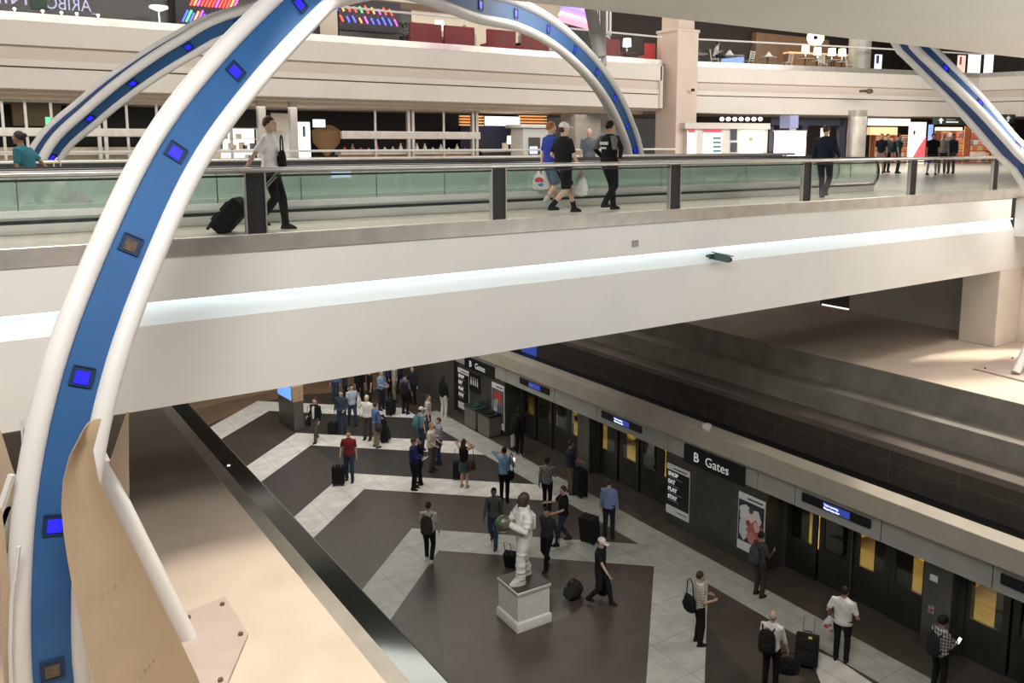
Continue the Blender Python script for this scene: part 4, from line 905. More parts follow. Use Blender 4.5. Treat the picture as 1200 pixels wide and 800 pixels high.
m = MB(); m.box((x0, 42, z0), (x1, 42.06, z1)); m.build('screen_face', mat('screen white', (.85, .9, 1), .4, emit=1.5), t, smooth=False); m = MB(); m.box((x0 - .06, 42.03, z0 - .06), (x1 + .06, 42.12, z1 + .06)); m.build('bezel', M['black'], t, smooth=False)
p = ony(384, 160, 43); t = thing('wall_lamp', 'warm glowing wall patch lamp in the dark passage left of the centre shopfront', 'lamp', (p.x, 43.2, p.z - 1)); m = MB(); m.lathe((p.x, 43.2, p.z - 1.0), [(.1, 0), (.7, .7), (.75, 1.3), (.3, 1.6)], 14); m.build('lamp_shade', mat('wicker lamp', (.30, .17, .08), .7, emit=.25), t)
# bar with amber slats and a white lit sign
for (a, b, lab) in ((541, 567, 'amber lit slat shelf left of the bright white sign'), (611, 641, 'amber lit slat shelf right of the bright white sign')):
    x0, x1, z0, z1 = onY(a, 147, b, 137, 41); t = thing('slat_shelf', lab, 'shelf', ((x0 + x1) / 2, 41, z0))
    for i in range(4): z = z0 + (z1 - z0) * i / 3; m = MB(); m.box((x0, 41, z), (x1, 41.3, z + .06)); m.build('slat', mat('amber slat', (.9, .5, .2), .5, emit=.8), t, smooth=False)
    m = MB(); m.box((x0, 41.3, z0), (x1, 41.35, z1)); m.build('back_panel', mat('amber back', (.12, .07, .04), .6), t, smooth=False)
x0, x1, z0, z1 = onY(568, 147, 608, 137, 41); m = MB(); m.box((x0, 40.9, z0), (x1, 41, z1)); tag(m.build('light_box_sign', mat('lightbox', (.9, .9, 1), .5, emit=1.6), smooth=False), 'bright white blank light box sign over the dark bar', 'sign')
x0, x1, z0, z1 = onY(540, 188, 640, 148, 42); m = MB(); m.box((x0, 42, ZD), (x1, 42.2, z1)); tag(m.build('bar_back_panel', mat('navy bar', (.02, .02, .06), .4), smooth=False), 'dark navy bar back wall panel under the white light box sign', 'panel')
x0, x1, z0, z1 = onY(565, 192, 614, 178, 40); t = thing('bar_counter', 'dark bar counter below the navy panel left of the grey kiosk', 'counter', ((x0 + x1) / 2, 40, ZD)); m = MB(); m.box((x0, 40, ZD), (x1, 40.6, z1)); m.build('counter_front', mat('bar front', (.05, .045, .045), .4), t, smooth=False); m = MB(); m.box((x0 - .1, 39.9, z1), (x1 + .1, 40.7, z1 + .08)); m.build('counter_top', stl, t, smooth=False)
place(la, (ony(599, 176, 40.3).x, 40.3, z1 + .08), 0, 'lit lamp on the dark bar counter beside the grey kiosk', 'lit lamps on the far balcony')
for i, px in enumerate((592, 604, 609)):
    m = MB(); x = ony(px, 176, 40.3).x; m.box((x - .14, 40.2, z1 + .08), (x + .14, 40.4, z1 + .5)); tag(m.build('menu_card', mat('menu cream', (.8, .7, .55), .6, emit=.2), smooth=False), 'cream menu card on the dark bar counter, ' + ('left of the lamp', 'just right of the lamp', 'nearest the grey kiosk')[i], 'menu card')
x0, x1, z0, z1 = onY(613, 190, 645, 148, 38); t = thing('service_kiosk', 'pale grey kiosk with a dark opening left of the walking men', 'kiosk', ((x0 + x1) / 2, 38, ZD)); kg = mat('kiosk pale', (.55, .56, .53), .5)
m = MB(); m.box((x0, 38, ZD), (x1, 39.2, z1 - .1)); m.build('kiosk_body', kg, t, bevel=.02); m = MB(); m.box((x0 - .25, 37.8, z1 - .1), (x1 + .2, 39.4, z1 + .08)); m.build('cornice', kg, t, bevel=.03)
m = MB(); m.box((x0 + .35, 37.97, ZD + .7), (x0 + 1.1, 38.02, z1 - .6)); m.build('opening', mat('kiosk opening', (.06, .06, .06), .4), t, smooth=False); m = MB(); m.box((x0 + .4, 37.94, ZD + .75), (x0 + .9, 37.98, ZD + 1.15)); m.build('screen', mat('kiosk screen pale', (.6, .7, .95), .4, emit=.8), t, smooth=False)

# ------------------------------------------------------------------ right: kiosks, light box, bookshop
NR = Vector((.22, .976, 0)).normalized(); UR = Vector((NR.y, -NR.x, 0))
def PR(px, py, back): return onp(px, py, Vector((40, 34.6, 0)) + NR * back, NR)
def rbx(m, px0, py0, px1, py1, back, depth, floor=True, mi=0, front=0.):
    a = PR(px0, py1, back); b = PR(px1, py1, back); z0 = ZD if floor else PR((px0 + px1) / 2, py0, back).z; z1 = (a.z + b.z) / 2
    a = Vector((a.x, a.y, z0)) - NR * front; b = Vector((b.x, b.y, z0)) - NR * front
    m.prism([a, b, b + NR * depth, a + NR * depth], ZZ * (z1 - z0), mi); return a, b, z0, z1
def rthing(nm, lab, cat, px, back): p = PR(px, 185, back); return thing(nm, lab, cat, (p.x, p.y, ZD))
m = MB(); rbx(m, 800, 195, 1240, 134, 7, .2); struct('wall_shop_right', m, mat('dark shop right', (.05, .04, .035), .6), smooth=False)
glow = mat('white kiosk glow', (1, .98, .95), .5, emit=.9); kw = mat('kiosk white', (.66, .64, .60), .5)
t = rthing('retail_kiosk', 'white lit kiosk with red headers beside the concrete column', 'kiosk', 850, -1)
m = MB(); rbx(m, 806, 192, 900, 150, -1, 1.6); m.build('kiosk_body', kw, t, smooth=False)
m = MB(); rbx(m, 803, 151, 903, 144, -1.2, 2, False); m.build('canopy', kw, t, smooth=False)
for (a, b) in ((806, 816), (825, 846), (868, 895)): m = MB(); rbx(m, a, 192, b, 153, -1.05, .04); m.build('lit_face', glow, t, smooth=False)
for (a, b) in ((807, 815), (825, 846)): m = MB(); rbx(m, a, 155, b, 149, -1.12, .04, False); m.build('red_header', mat('red header', (.6, .06, .10), .5, emit=.3), t, smooth=False)
for i in range(5): m = MB(); rbx(m, 836, 163 + i * 5, 845, 160.5 + i * 5, -1.1, .04, False); m.build('ware_row', mat('teal wares', (.1, .22, .25), .5), t, smooth=False)
for (y0, y1) in ((164, 150), (178, 167)): m = MB(); rbx(m, 857, y0, 864, y1, -1.08, .04, False); m.build('dark_panel', mat('dark panel', (.05, .05, .07), .4), t, smooth=False)
m = MB(); rbx(m, 902, 178, 907, 148, -1.08, .04, False); m.build('side_print', mat('dark panel', (.05, .05, .07), .4), t, smooth=False)
p = PR(880, 163, -1.1); m = MB(); m.ell(p, (.16, .03, .12), 10, 6); m.build('orange_mark', mat('orange mark', (.9, .3, .1), .5), t)
m = MB(); rbx(m, 901, 186, 908, 183, -1.12, .04, False); m.build('red_label', mat('red label', (.7, .08, .08), .5), t, smooth=False)
t = rthing('light_box', 'large blank glowing white light box left of the man in the dark suit', 'light box', 928, -3)
m = MB(); rbx(m, 913, 192, 945, 153.5, -3, .4); m.build('lit_face', mat('big lightbox', (1, .98, .94), .5, emit=1.8), t, smooth=False); m = MB(); rbx(m, 912, 154, 946, 152.5, -3.02, .5, False); m.build('frame', stl, t, smooth=False)
t = rthing('hanging_sign', 'blue grey square sign standing above the white light box', 'sign', 932, -2.4)
m = MB(); rbx(m, 926, 150, 936, 135, -2.5, .9, False); m.build('sign_box', mat('sign blue', (.22, .24, .42), .5, emit=.2), t, smooth=False)
m = MB(); rbx(m, 929, 155, 933, 150, -2.4, .3, False); m.build('stem', stl, t, smooth=False)
t = rthing('dark_storefront', 'dark framed shop entrance behind the man in the dark suit', 'storefront', 965, 1)
for (a, b, y0, y1) in ((904, 990, 147, 138), (985, 992, 195, 138), (940, 947, 195, 147)): m = MB(); rbx(m, a, y0, b, y1, 1, .3, y0 > 190); m.build('frame', mat('storefront navy', (.03, .035, .06), .4), t, smooth=False)
m = MB(); rbx(m, 963, 192, 972, 150, 1.6, .1); m.build('lit_face', glow, t, smooth=False)
for i in range(7): p = PR(846 + i * 7.5, 139.5, .3); m = MB(); m.ell(p, (.14, .14, .12), 8, 6); tag(m.build('spot_lamp', mat('spot glow', (1, .95, .85), .5, emit=3)), 'small bright spot lamp in the row above the white kiosk', 'lamp', 'spot lamps above the white kiosk')
# bookshop
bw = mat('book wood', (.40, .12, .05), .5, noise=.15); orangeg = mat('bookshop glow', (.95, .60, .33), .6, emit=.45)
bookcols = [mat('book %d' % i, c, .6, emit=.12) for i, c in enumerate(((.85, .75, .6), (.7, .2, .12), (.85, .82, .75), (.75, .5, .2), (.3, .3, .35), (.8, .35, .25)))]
def bookcase(px0, px1, pyt, back, rows, lab, grp, perrow, sign=False):
    t = rthing('bookcase', lab, 'bookcase', (px0 + px1) / 2, back)
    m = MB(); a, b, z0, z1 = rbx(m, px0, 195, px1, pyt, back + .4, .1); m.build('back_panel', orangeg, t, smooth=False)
    W = (b - a); 
    for s_ in (0, .5, 1):
        q = a + W * s_ - NR * .4; m = MB(); m.prism([q - UR * .06, q + UR * .06, q + UR * .06 + NR * .4, q - UR * .06 + NR * .4], ZZ * (z1 - z0)); m.build('upright', bw, t, smooth=False)
    m = MB(); q = a - NR * .45; m.prism([q, q + W, q + W + NR * .45, q + NR * .45], ZZ * .12); 
    for v in range(0): pass
    for i in range(rows + 1):
        z = (z1 - z0 - .12) * i / rows; q = a - NR * .4 + ZZ * z; m = MB(); m.prism([q, q + W, q + W + NR * .4, q + NR * .4], ZZ * .06); m.build('shelf', bw, t, smooth=False)
        if i == rows: break
        hh = (z1 - z0 - .12) / rows
        for j in range(perrow):
            f0 = (j + .12) / perrow; w_ = W.length / perrow * rnd.uniform(.6, .85); h = hh * rnd.uniform(.55, .8)
            q = a - NR * .33 + W * f0 + ZZ * (z + .06); m = MB(); m.prism([q, q + UR * w_, q + UR * w_ + NR * .25, q + NR * .25], ZZ * h)
            tag(m.build('book', rnd.choice(bookcols), smooth=False), 'book on the %s' % lab, 'book', grp)
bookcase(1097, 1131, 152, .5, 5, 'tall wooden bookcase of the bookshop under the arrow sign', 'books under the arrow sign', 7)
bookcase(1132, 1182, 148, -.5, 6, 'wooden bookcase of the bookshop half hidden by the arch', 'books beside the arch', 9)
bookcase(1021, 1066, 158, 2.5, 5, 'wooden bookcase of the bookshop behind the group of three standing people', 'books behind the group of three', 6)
m = MB(); rbx(m, 1021, 147, 1067, 139, 1.5, .3, False); tag(m.build('shop_light_sign', mat('shop sign glow', (1, .95, 1), .5, emit=1.5), smooth=False), 'long bright blank light sign over the bookshop entrance', 'sign')
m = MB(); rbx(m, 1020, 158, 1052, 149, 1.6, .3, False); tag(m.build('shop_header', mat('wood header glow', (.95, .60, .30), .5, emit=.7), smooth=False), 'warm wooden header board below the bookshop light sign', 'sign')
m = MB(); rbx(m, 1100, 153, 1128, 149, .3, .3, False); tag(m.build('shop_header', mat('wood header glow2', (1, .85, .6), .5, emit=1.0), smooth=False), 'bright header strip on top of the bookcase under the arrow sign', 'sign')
t = rthing('poster_stand', 'large white poster with a red sloping shape between the standing groups', 'poster', 1076, -.6)
m = MB(); a, b, z0, z1 = rbx(m, 1067, 195, 1086, 143, -.6, .12); m.build('poster_board', mat('poster cream', (.95, .88, .78), .6, emit=.55), t, smooth=False)
m = MB(); q = a - NR * .02; W = b - a; m.prism([q + W * .2 + ZZ * .3, q + W + ZZ * .3, q + W + ZZ * 1.75, q + W * .6 + ZZ * 1.1], NR * -.02); m.build('red_shape', mat('poster red', (.75, .12, .15), .5, emit=.4), t, smooth=False)
m = MB(); m.ell(q + W * .25 + ZZ * 2.0 - NR * .02, (.1, .03, .14)); m.build('dark_shape', signblk, t)
m = MB(); rbx(m, 1090, 180, 1094, 146, -.4, .12); tag(m.build('blue_strip_panel', mat('blue strip', (.25, .4, .95), .5, emit=.9), smooth=False), 'narrow blue and white glowing panel right of the large poster', 'panel')
t = rthing('direction_sign', 'black hanging direction sign with a white up arrow over the bookshop', 'sign', 1112, -2)
m = MB(); a, b, z0, z1 = rbx(m, 1097, 146, 1132, 137, -2, .25, False); m.build('sign_box', mat('sign dark green', (.02, .035, .025), .4), t, smooth=False)
W = b - a; h = z1 - z0
def arrow(t, q, h): 
    m = MB(); m.prism([q + UR * -.22 + ZZ * h * .5, q + UR * .22 + ZZ * h * .5, q + ZZ * h * .85], NR * -.03); m.prism([q + UR * -.07 + ZZ * h * .15, q + UR * .07 + ZZ * h * .15, q + UR * .07 + ZZ * h * .52, q + UR * -.07 + ZZ * h * .52], NR * -.03); m.build('arrow', ltr, t, smooth=False)
arrow(t, a + W * .16 - NR * .01, h)
m = MB(); q = a + W * .34 + ZZ * h * .25 - NR * .01; m.prism([q, q + W * .4, q + W * .4 + ZZ * h * .18, q + ZZ * h * .18], NR * -.02); m.build('lettering_line', ltr, t, smooth=False)
m = MB(); q = a + W * .34 + ZZ * h * .6 - NR * .01; m.prism([q, q + W * .3, q + W * .3 + ZZ * h * .12, q + ZZ * h * .12], NR * -.02); m.build('lettering_line', mat('letter dim', (.3, .35, .3), .5), t, smooth=False)
t = rthing('direction_sign', 'smaller black direction sign with a white up arrow right of the arch', 'sign', 1183, -2)
m = MB(); a, b, z0, z1 = rbx(m, 1176, 144, 1190, 134, -2, .25, False); m.build('sign_box', mat('sign dark green', (.02, .035, .025), .4), t, smooth=False); arrow(t, a + (b - a) * .4 - NR * .01, (z1 - z0))
p = PR(1016, 107, -1.3); t = thing('security_camera', 'small dark security camera on the right far fascia', 'camera', (p.x, p.y, p.z - .15))
m = MB(); m.ell(p - NR * .2, (.28, .2, .16), 10, 8); m.build('camera_body', mat('camera brown', (.12, .09, .05), .4), t); m = MB(); m.rbox(p - NR * .05 + UR * -.35, (.3, .3, .15), Matrix.Identity(3)); m.build('bracket', mat('camera brown', (.12, .09, .05), .4), t, smooth=False)
p = PR(812, 107, -.8); m = MB(); m.cyl((p.x, p.y, p.z), .1, .15, 10); tag(m.build('small_sensor', M['black']), 'tiny dark sensor on the far fascia beside the concrete column', 'sensor')
# ================================================================== people
JOBS = []
def job(name, mb, m, parent, vox, extra=None, smooth=2):
    """a mesh that is fused to one continuous surface at the end"""
    me = mb.mesh(name, [m]); o = bpy.data.objects.new(name, me); COL.objects.link(o); o.parent = parent
    md = o.modifiers.new('r', 'REMESH'); md.mode = 'VOXEL'; md.voxel_size = vox; md.use_smooth_shade = True
    if smooth: sm = o.modifiers.new('s', 'SMOOTH'); sm.factor = .5; sm.iterations = smooth
    JOBS.append((o, m, extra)); return o
def flush_jobs():
    bpy.context.view_layer.update(); dg = bpy.context.evaluated_depsgraph_get()
    new = [bpy.data.meshes.new_from_object(o.evaluated_get(dg)) for o, _, _ in JOBS]
    for (o, m, extra), me in zip(JOBS, new):
        o.modifiers.clear(); nm = o.data.name; old = o.data
        me.materials.clear(); me.materials.append(m)
        if extra:
            eb, ems = extra
            for x in ems: me.materials.append(x)
            bm = bmesh.new(); bm.from_mesh(me); off = 0
            vs = [bm.verts.new(p) for p in eb.v]
            for f, mi in zip(eb.f, eb.m):
                try: fc = bm.faces.new([vs[i] for i in f]); fc.material_index = mi
                except ValueError: pass
            bm.to_mesh(me); bm.free()
        me.polygons.foreach_set('use_smooth', [True] * len(me.polygons)); me.update()
        o.data = me; bpy.data.meshes.remove(old); me.name = nm
    JOBS.clear()
SKIN = {'light': (.62, .40, .30), 'tan': (.48, .29, .20), 'brown': (.20, .11, .07), 'dark': (.09, .05, .035)}
HAIR = {'black': (.012, .010, .009), 'brown': (.06, .035, .02), 'grey': (.30, .29, .28), 'white': (.6, .58, .55), 'red': (.32, .13, .05), 'blond': (.35, .23, .11)}
def cl(c, rough=.85): return c if not isinstance(c, tuple) else mat('cloth %.3f %.3f %.3f' % c, c, rough, noise=.14, scale=9, spec=.2)
def ik(a, b, l1, l2, pole):
    d = b - a; L = min(d.length, (l1 + l2) * .999); 
    if d.length > L: b = a + d.normalized() * L; d = b - a
    x = (l1 * l1 - l2 * l2 + L * L) / (2 * L); h = math.sqrt(max(0, l1 * l1 - x * x)); u = d.normalized()
    p = (pole - u * pole.dot(u)); p = p.normalized() if p.length > 1e-6 else Vector((0, 1, 0))
    return a + u * x + p * h, b
def ering(c, rx, ry, n=14, tilt=None):
    return [c + (tilt @ Vector((rx * math.cos(2 * PI * j / n), ry * math.sin(2 * PI * j / n), 0)) if tilt else Vector((rx * math.cos(2 * PI * j / n), ry * math.sin(2 * PI * j / n), 0))) for j in range(n)]
TORSO = [(.84, .10, .085), (.90, .165, .115), (.97, .168, .118), (1.08, .145, .102), (1.20, .155, .110), (1.32, .170, .115), (1.40, .172, .10), (1.45, .13, .082), (1.485, .068, .062)]
def person(px, py, phi, H, label, top, bottom, group=None, z=0., at=None, sleeve='short', kind='trousers', skin='light', hair='brown', hstyle='short',
           stride=0., lean=0., la=None, ra=None, lpole=None, rpole=None, look=0., turn=0., shoes=(.03, .025, .02), wide=1., socks=None, capc=(.75, .74, .72),
           inner=None, tie=None, vox=.019, belt=False, loose=1., legs=None, collar=None, sit=False, flip=1):
    s = H / 1.75
    loc = at if at is not None else onz(px, py, z)
    rz = math.radians(55.7 - phi) - PI / 2
    t = thing('person', label, 'person', (loc.x, loc.y, z if at is None else loc.z), rz, group)
    V3 = Vector
    # legs
    l1, l2 = .43, .425; hipz = .93
    if sit: hipz = .50
    sp = .11
    if legs: fL, fR = V3(legs[0]), V3(legs[1])
    elif sit: fL, fR = V3((-.13, .42, .08)), V3((.13, .42, .08))
    else:
        fL, fR = V3((-sp, stride * .5, .08)), V3((sp, -stride * .5, .08 + (.07 if abs(stride) > .3 and stride > 0 else 0)))
        if stride < 0: fL.z += .07 if stride < -.3 else 0
    if not sit:
        m_ = max(abs(fL.y), abs(fR.y)); hipz = min(.93, .08 + math.sqrt(max(.3, (l1 + l2 - .006) ** 2 - m_ * m_)))
    dz = hipz - .93
    hips = [V3((-.092 * wide, 0, hipz)), V3((.092 * wide, 0, hipz))]
    knees = []; feet = []
    for h, f in zip(hips, (fL, fR)):
        k, f2 = ik(h, f, l1, l2, V3((0, 1, .0 if not sit else .6))); knees.append(k); feet.append(f2)
    def tz(z_, y=0.): return V3((0, y + lean * max(0, z_ - .93), z_ + dz))
    def trings(g, z0=None, z1=None, n=14, fat=1.):
        R = []
        for (zz, rx, ry) in TORSO:
            if z0 is not None and zz < z0 - .001: continue
            if z1 is not None and zz > z1 + .001: continue
            R.append(ering(tz(zz), (rx * wide + g) * fat, (ry * (1 + (wide - 1) * 1.2) + g) * fat, n))
        return R
    sh = [tz(1.405) + V3((-.178 * wide, 0, 0)), tz(1.405) + V3((.178 * wide, 0, 0))]
    dflt = [V3((-.25 * wide, .05, .84 + dz)), V3((.25 * wide, .05, .84 + dz))]
    if stride: dflt[0].y += -stride * .3; dflt[1].y += stride * .3
    hands = [V3(la) + V3((0, 0, dz)) if la else dflt[0], V3(ra) + V3((0, 0, dz)) if ra else dflt[1]]
    poles = [V3(lpole) if lpole else V3((-.35, -1, -.3)), V3(rpole) if rpole else V3((.35, -1, -.3))]
    elb = []; wri = []
    for a, h, p in zip(sh, hands, poles):
        e, w = ik(a, h, .285, .255, p); elb.append(e); wri.append(w)
    S = lambda m: setattr(m, 'v', [p * s for p in m.v]) or m
    skm = mat('skin ' + skin, SKIN[skin], .6, noise=.06, scale=6, spec=.3)
    # ---- body: one fused surface
    b = MB()
    b.loft(trings(-.02, fat=.93))
    nb = tz(1.47); hc = tz(1.625, .018)
    b.tube([tz(1.42), nb, tz(1.55, .012), tz(1.60, .018)], [.07, .058, .054, .052], 10)
    Rh = Matrix.Rotation(turn, 3, 'Z') @ Matrix.Rotation(-look, 3, 'X')
    def face(p):
        q = V3(p); tt = max(0, -q.z / .118)
        q.x *= 1 - .32 * tt * tt; q.y *= 1 - .08 * tt
        if q.y < 0: q.y *= 1.06; q.z *= 1 - .06 * tt
        return q
    b.ell(hc, (.076, .094, .122), 16, 12, R=Rh, fn=face)
    def hp(x, y, z_): return hc + Rh @ V3((x, y, z_))
    b.tube([hp(0, .088, .022), hp(0, .108, -.018), hp(0, .086, -.028)], [.010, .016, .012], 6)
    b.ell(hp(0, .086, -.088), (.028, .022, .02), 8, 6)
    for sx in (-1, 1): b.ell(hp(sx * .077, -.004, -.005), (.010, .021, .033), 8, 6)
    for i in range(2):
        cov = kind in ('trousers',)
        g = .86 if cov else 1.
        h, k, f = hips[i], knees[i], feet[i]; mid = k.lerp(f, .3) + V3((0, -.012, 0))
        b.tube([h + V3((0, 0, .05)), h.lerp(k, .3), h.lerp(k, .75), k, mid, k.lerp(f, .75), f], [.088 * g, .084 * g, .060 * g, .054 * g, .056 * g, .040 * g, .034 * g], 10)
        b.tube([f + V3((0, -.05, -.045)), f + V3((0, .02, -.04)), f + V3((0, .12, -.055))], [.032, .036, .026], 8)
        a, e, w = sh[i], elb[i], wri[i]; q = .88 if sleeve != 'none' else 1.
        b.tube([a + V3((.05 if i == 0 else -.05, 0, -.005)), a, a.lerp(e, .5), e, e.lerp(w, .35), w], [.05, .052 * q, .044 * q, .036, .036, .026], 9)
        d = (w - e).normalized(); b.tube([w - d * .01, w + d * .035, w + d * .085], [.024, .034, .030], 8, sq=.55)
    ex = MB()
    for sx in (-1, 1):
        ex.ell(hp(sx * .031, .0845, .012), (.013, .009, .008), 8, 6, 1); ex.ell(hp(sx * .031, .0915, .012), (.006, .004, .006), 6, 4, 2)
        ex.tube([hp(sx * .017, .093, .030), hp(sx * .045, .084, .031)], .0045, 5, 2)
    ex.tube([hp(-.022, .0865, -.055), hp(0, .093, -.054), hp(.022, .0865, -.055)], .0055, 5, 3)
    for i in range(2):
        e, w = elb[i], wri[i]; d = (w - e).normalized(); sd = V3((0, 0, 1)) if abs(d.z) < .7 else V3((0, 1, 0)); sd = (sd - d * sd.dot(d)).normalized(); n = d.cross(sd) * (1 if i == 0 else -1)
        curl = n if n.x * (1 if i == 0 else -1) > -.2 else -n
        for j, L in enumerate((.062, .074, .070, .054)):
            o = w + d * .078 + sd * (.025 - .0165 * j)
            ex.tube([o - d * .012, o + d * L * .45 + curl * .006, o + d * L * .8 + curl * .022, o + d * L * .95 + curl * .042], [.0085, .008, .0075, .006], 6, 0)
        o = w + d * .03 + sd * .024
        ex.tube([o - sd * .01, o + sd * .022 + d * .02 + curl * .008, o + sd * .026 + d * .05 + curl * .02], [.011, .0095, .007], 6, 0)
    hm = mat('hair ' + hair, HAIR[hair], .6, noise=.3, scale=30, spec=.3)
    job('body', S(b), skm, t, vox * .85 * s, (S(ex), [mat('eye white', (.7, .68, .65), .4), mat('dark brow', (.03, .02, .015), .6), mat('lips', (.35, .14, .12), .5)]))
    # ---- hair / cap
    if hstyle in ('short', 'long', 'curly', 'bun'):
        m = MB(); c = .012 if hstyle != 'curly' else .03
        def hf(p):
            q = V3(p); 
            if q.y > .03 and q.z < .03: q.y = .03 + (q.y - .03) * .35
            if q.z < -.02 and hstyle != 'long': q.z = -.02 + (q.z + .02) * .72; q.x *= .97
            r = random.uniform(.985, 1.025) if hstyle != 'curly' else random.uniform(.94, 1.08); return q * r
        m.ell(hp(0, -.016, .024), (.070 + c, .086 + c, .100 + c), 16, 11, R=Rh, fn=hf)
        if hstyle == 'long':
            m.loft([ering(hp(0, -.05, .03), .085, .055, 12), ering(hp(0, -.075, -.07), .095, .045, 12), ering(hp(0, -.085, -.18), .10, .04, 12), ering(hp(0, -.08, -.28), .07, .025, 12)])
        if hstyle == 'bun': m.ell(hp(0, -.12, .05), (.045, .045, .045), 10, 8)
        S(m).build('hair', hm, t, world=False)
    elif hstyle == 'fringe':
        m = MB(); 
        def ff(p):
            q = V3(p); 
            if q.z > .03: q.z = .03 + (q.z - .03) * .12
            if q.y > .0: q.y *= .2
            return q
        m.ell(hp(0, -.012, .0), (.083, .10, .075), 14, 9, R=Rh, fn=ff); S(m).build('hair', hm, t, world=False)
    elif hstyle == 'cap':
        m = MB(); 
        m.ell(hp(0, -.018, -.005), (.079, .096, .075), 14, 9, R=Rh, fn=lambda p: V3((p.x, p.y * (.5 if p.y > 0 else 1), p.z))); S(m).build('hair', hm, t, world=False)
        m = MB(); m.ell(hp(0, -.004, .045), (.086, .104, .095), 16, 10, R=Rh, fn=lambda p: V3((p.x, p.y, p.z if p.z > -.01 else -.01)))
        cp = S(m).build('cap', cl(capc), t, world=False)
        m = MB(); m.ell(hp(0, .12, .035), (.07, .085, .012), 14, 6, R=Rh); S(m).build('brim', cl(capc), cp, world=False)
    # ---- shirt / jacket
    tm = cl(top)
    m = MB(); hem = .90 if not (kind == 'dress') else .84
    m.loft(trings(.020 * loose, z0=hem, fat=1.0))
    for i in range(2):
        a, e, w = sh[i], elb[i], wri[i]; ins = V3((.07 if i == 0 else -.07, 0, -.01))
        if sleeve == 'short': m.tube([a + ins, a + V3((0, 0, .008)), a.lerp(e, .45), a.lerp(e, .82)], [.064, .070, .062, .058], 10)
        elif sleeve == 'long': m.tube([a + ins, a + V3((0, 0, .008)), a.lerp(e, .5), e, e.lerp(w, .5), e.lerp(w, .97)], [.066, .071, .060, .054, .047, .040], 10)
        elif sleeve == 'roll': m.tube([a + ins, a + V3((0, 0, .008)), a.lerp(e, .5), e, e.lerp(w, .35)], [.064, .070, .060, .054, .052], 10)
    m.loft([ering(tz(1.44), .085, .078), ering(tz(1.50), .066, .066)])
    nmt = {'short': 'shirt', 'long': 'shirt', 'roll': 'shirt', 'none': 'top'}[sleeve]
    if inner is not None: nmt = 'jacket'
    shirt = job(nmt, S(m), tm, t, vox * s)
    if inner is not None:
        m = MB(); P = [(1.47, .045, .066), (1.38, .062, .128), (1.25, .062, .138), (1.10, .05, .132), (.96, .04, .142)]
        L_ = [[tz(zz, yy + .012) + V3((-x, -.004, 0)), tz(zz, yy + .02), tz(zz, yy + .012) + V3((x, -.004, 0))] for zz, x, yy in P]
        vs = [p for r in L_ for p in r] + [p + V3((0, -.03, 0)) for r in L_ for p in r]; n3 = len(P) * 3; fs = []
        for i in range(len(P) - 1):
            for j in range(2): q = i * 3 + j; fs += [(q, q + 1, q + 4, q + 3)]
        m.add(vs, fs); S(m).build('shirt_front', cl(inner), t, world=False)
    if collar is not None:
        m = MB(); m.loft([ering(tz(1.475), .075, .072, 12), ering(tz(1.515), .064, .064, 12), ering(tz(1.512), .056, .056, 12), ering(tz(1.475), .06, .06, 12)], cap=False, closed=True); S(m).build('collar', cl(collar), t, world=False)
    # ---- lower garment
    bm_ = cl(bottom)
    m = MB()
    if kind in ('trousers', 'shorts'):
        m.loft([ering(tz(.86), .12 * wide, .095), ering(tz(.90), .172 * wide + .006, .122 + (wide - 1) * .1), ering(tz(.97), .172 * wide + .006, .122 + (wide - 1) * .1), ering(tz(1.03), .156 * wide + .004, .112 + (wide - 1) * .1)])
        for i in range(2):
            h, k, f = hips[i], knees[i], feet[i]
            if kind == 'trousers': m.tube([h + V3((0, 0, .04)), h.lerp(k, .3), h.lerp(k, .75), k, k.lerp(f, .35), k.lerp(f, .8), f + V3((0, 0, -.03))], [.104 * loose, .098 * loose, .078 * loose, .072 * loose, .070 * loose, .060 * loose, .062 * loose], 10)
            else: m.tube([h + V3((0, 0, .04)), h.lerp(k, .3), h.lerp(k, .7), k + V3((0, 0, .02))], [.106 * loose, .104 * loose, .096 * loose, .094 * loose], 10)
        job(kind, S(m), bm_, t, vox * s)
    else:
        zs = .52 if kind == 'skirt' else .60
        m.loft([ering(tz(1.04), .15, .11), ering(tz(.95), .175, .125), ering(tz(.80), .19, .145), ering(V3((0, 0, zs)), .205, .175)]); S(m).build('skirt', bm_, t, world=False)
    if belt:
        m = MB(); m.loft([ering(tz(.985), .178 * wide + .012, .13 + (wide - 1) * .1), ering(tz(1.02), .176 * wide + .012, .128 + (wide - 1) * .1)]); S(m).build('belt', M['black'], t, world=False)
    # ---- shoes, socks
    for i in range(2):
        f = feet[i]; m = MB()
        m.loft([ering(f + V3((0, .045, -.08)), .043, .125, 12), ering(f + V3((0, .045, -.055)), .047, .13, 12), ering(f + V3((0, .03, -.025)), .042, .10, 12), ering(f + V3((0, -.01, .015)), .040, .052, 12)])
        S(m).build('shoe', cl(shoes), t, world=False)
        if socks: m = MB(); m.tube([f + V3((0, 0, 0)), f.lerp(knees[i], .3)], [.046, .055], 10); S(m).build('sock', cl(socks), t, world=False)
    t['_s'] = s
    def W(x, y, z_): return Matrix.Translation(t.location) @ Matrix.Rotation(rz, 4, 'Z') @ (V3((x, y, z_ + dz)) * s)
    INFO = dict(o=t, rz=rz, s=s, W=W, hands=[Matrix.Translation(t.location) @ Matrix.Rotation(rz, 4, 'Z') @ ((wri[i] + (wri[i] - elb[i]).normalized() * .09) * s) for i in range(2)], dz=dz, lean=lean)
    return INFO

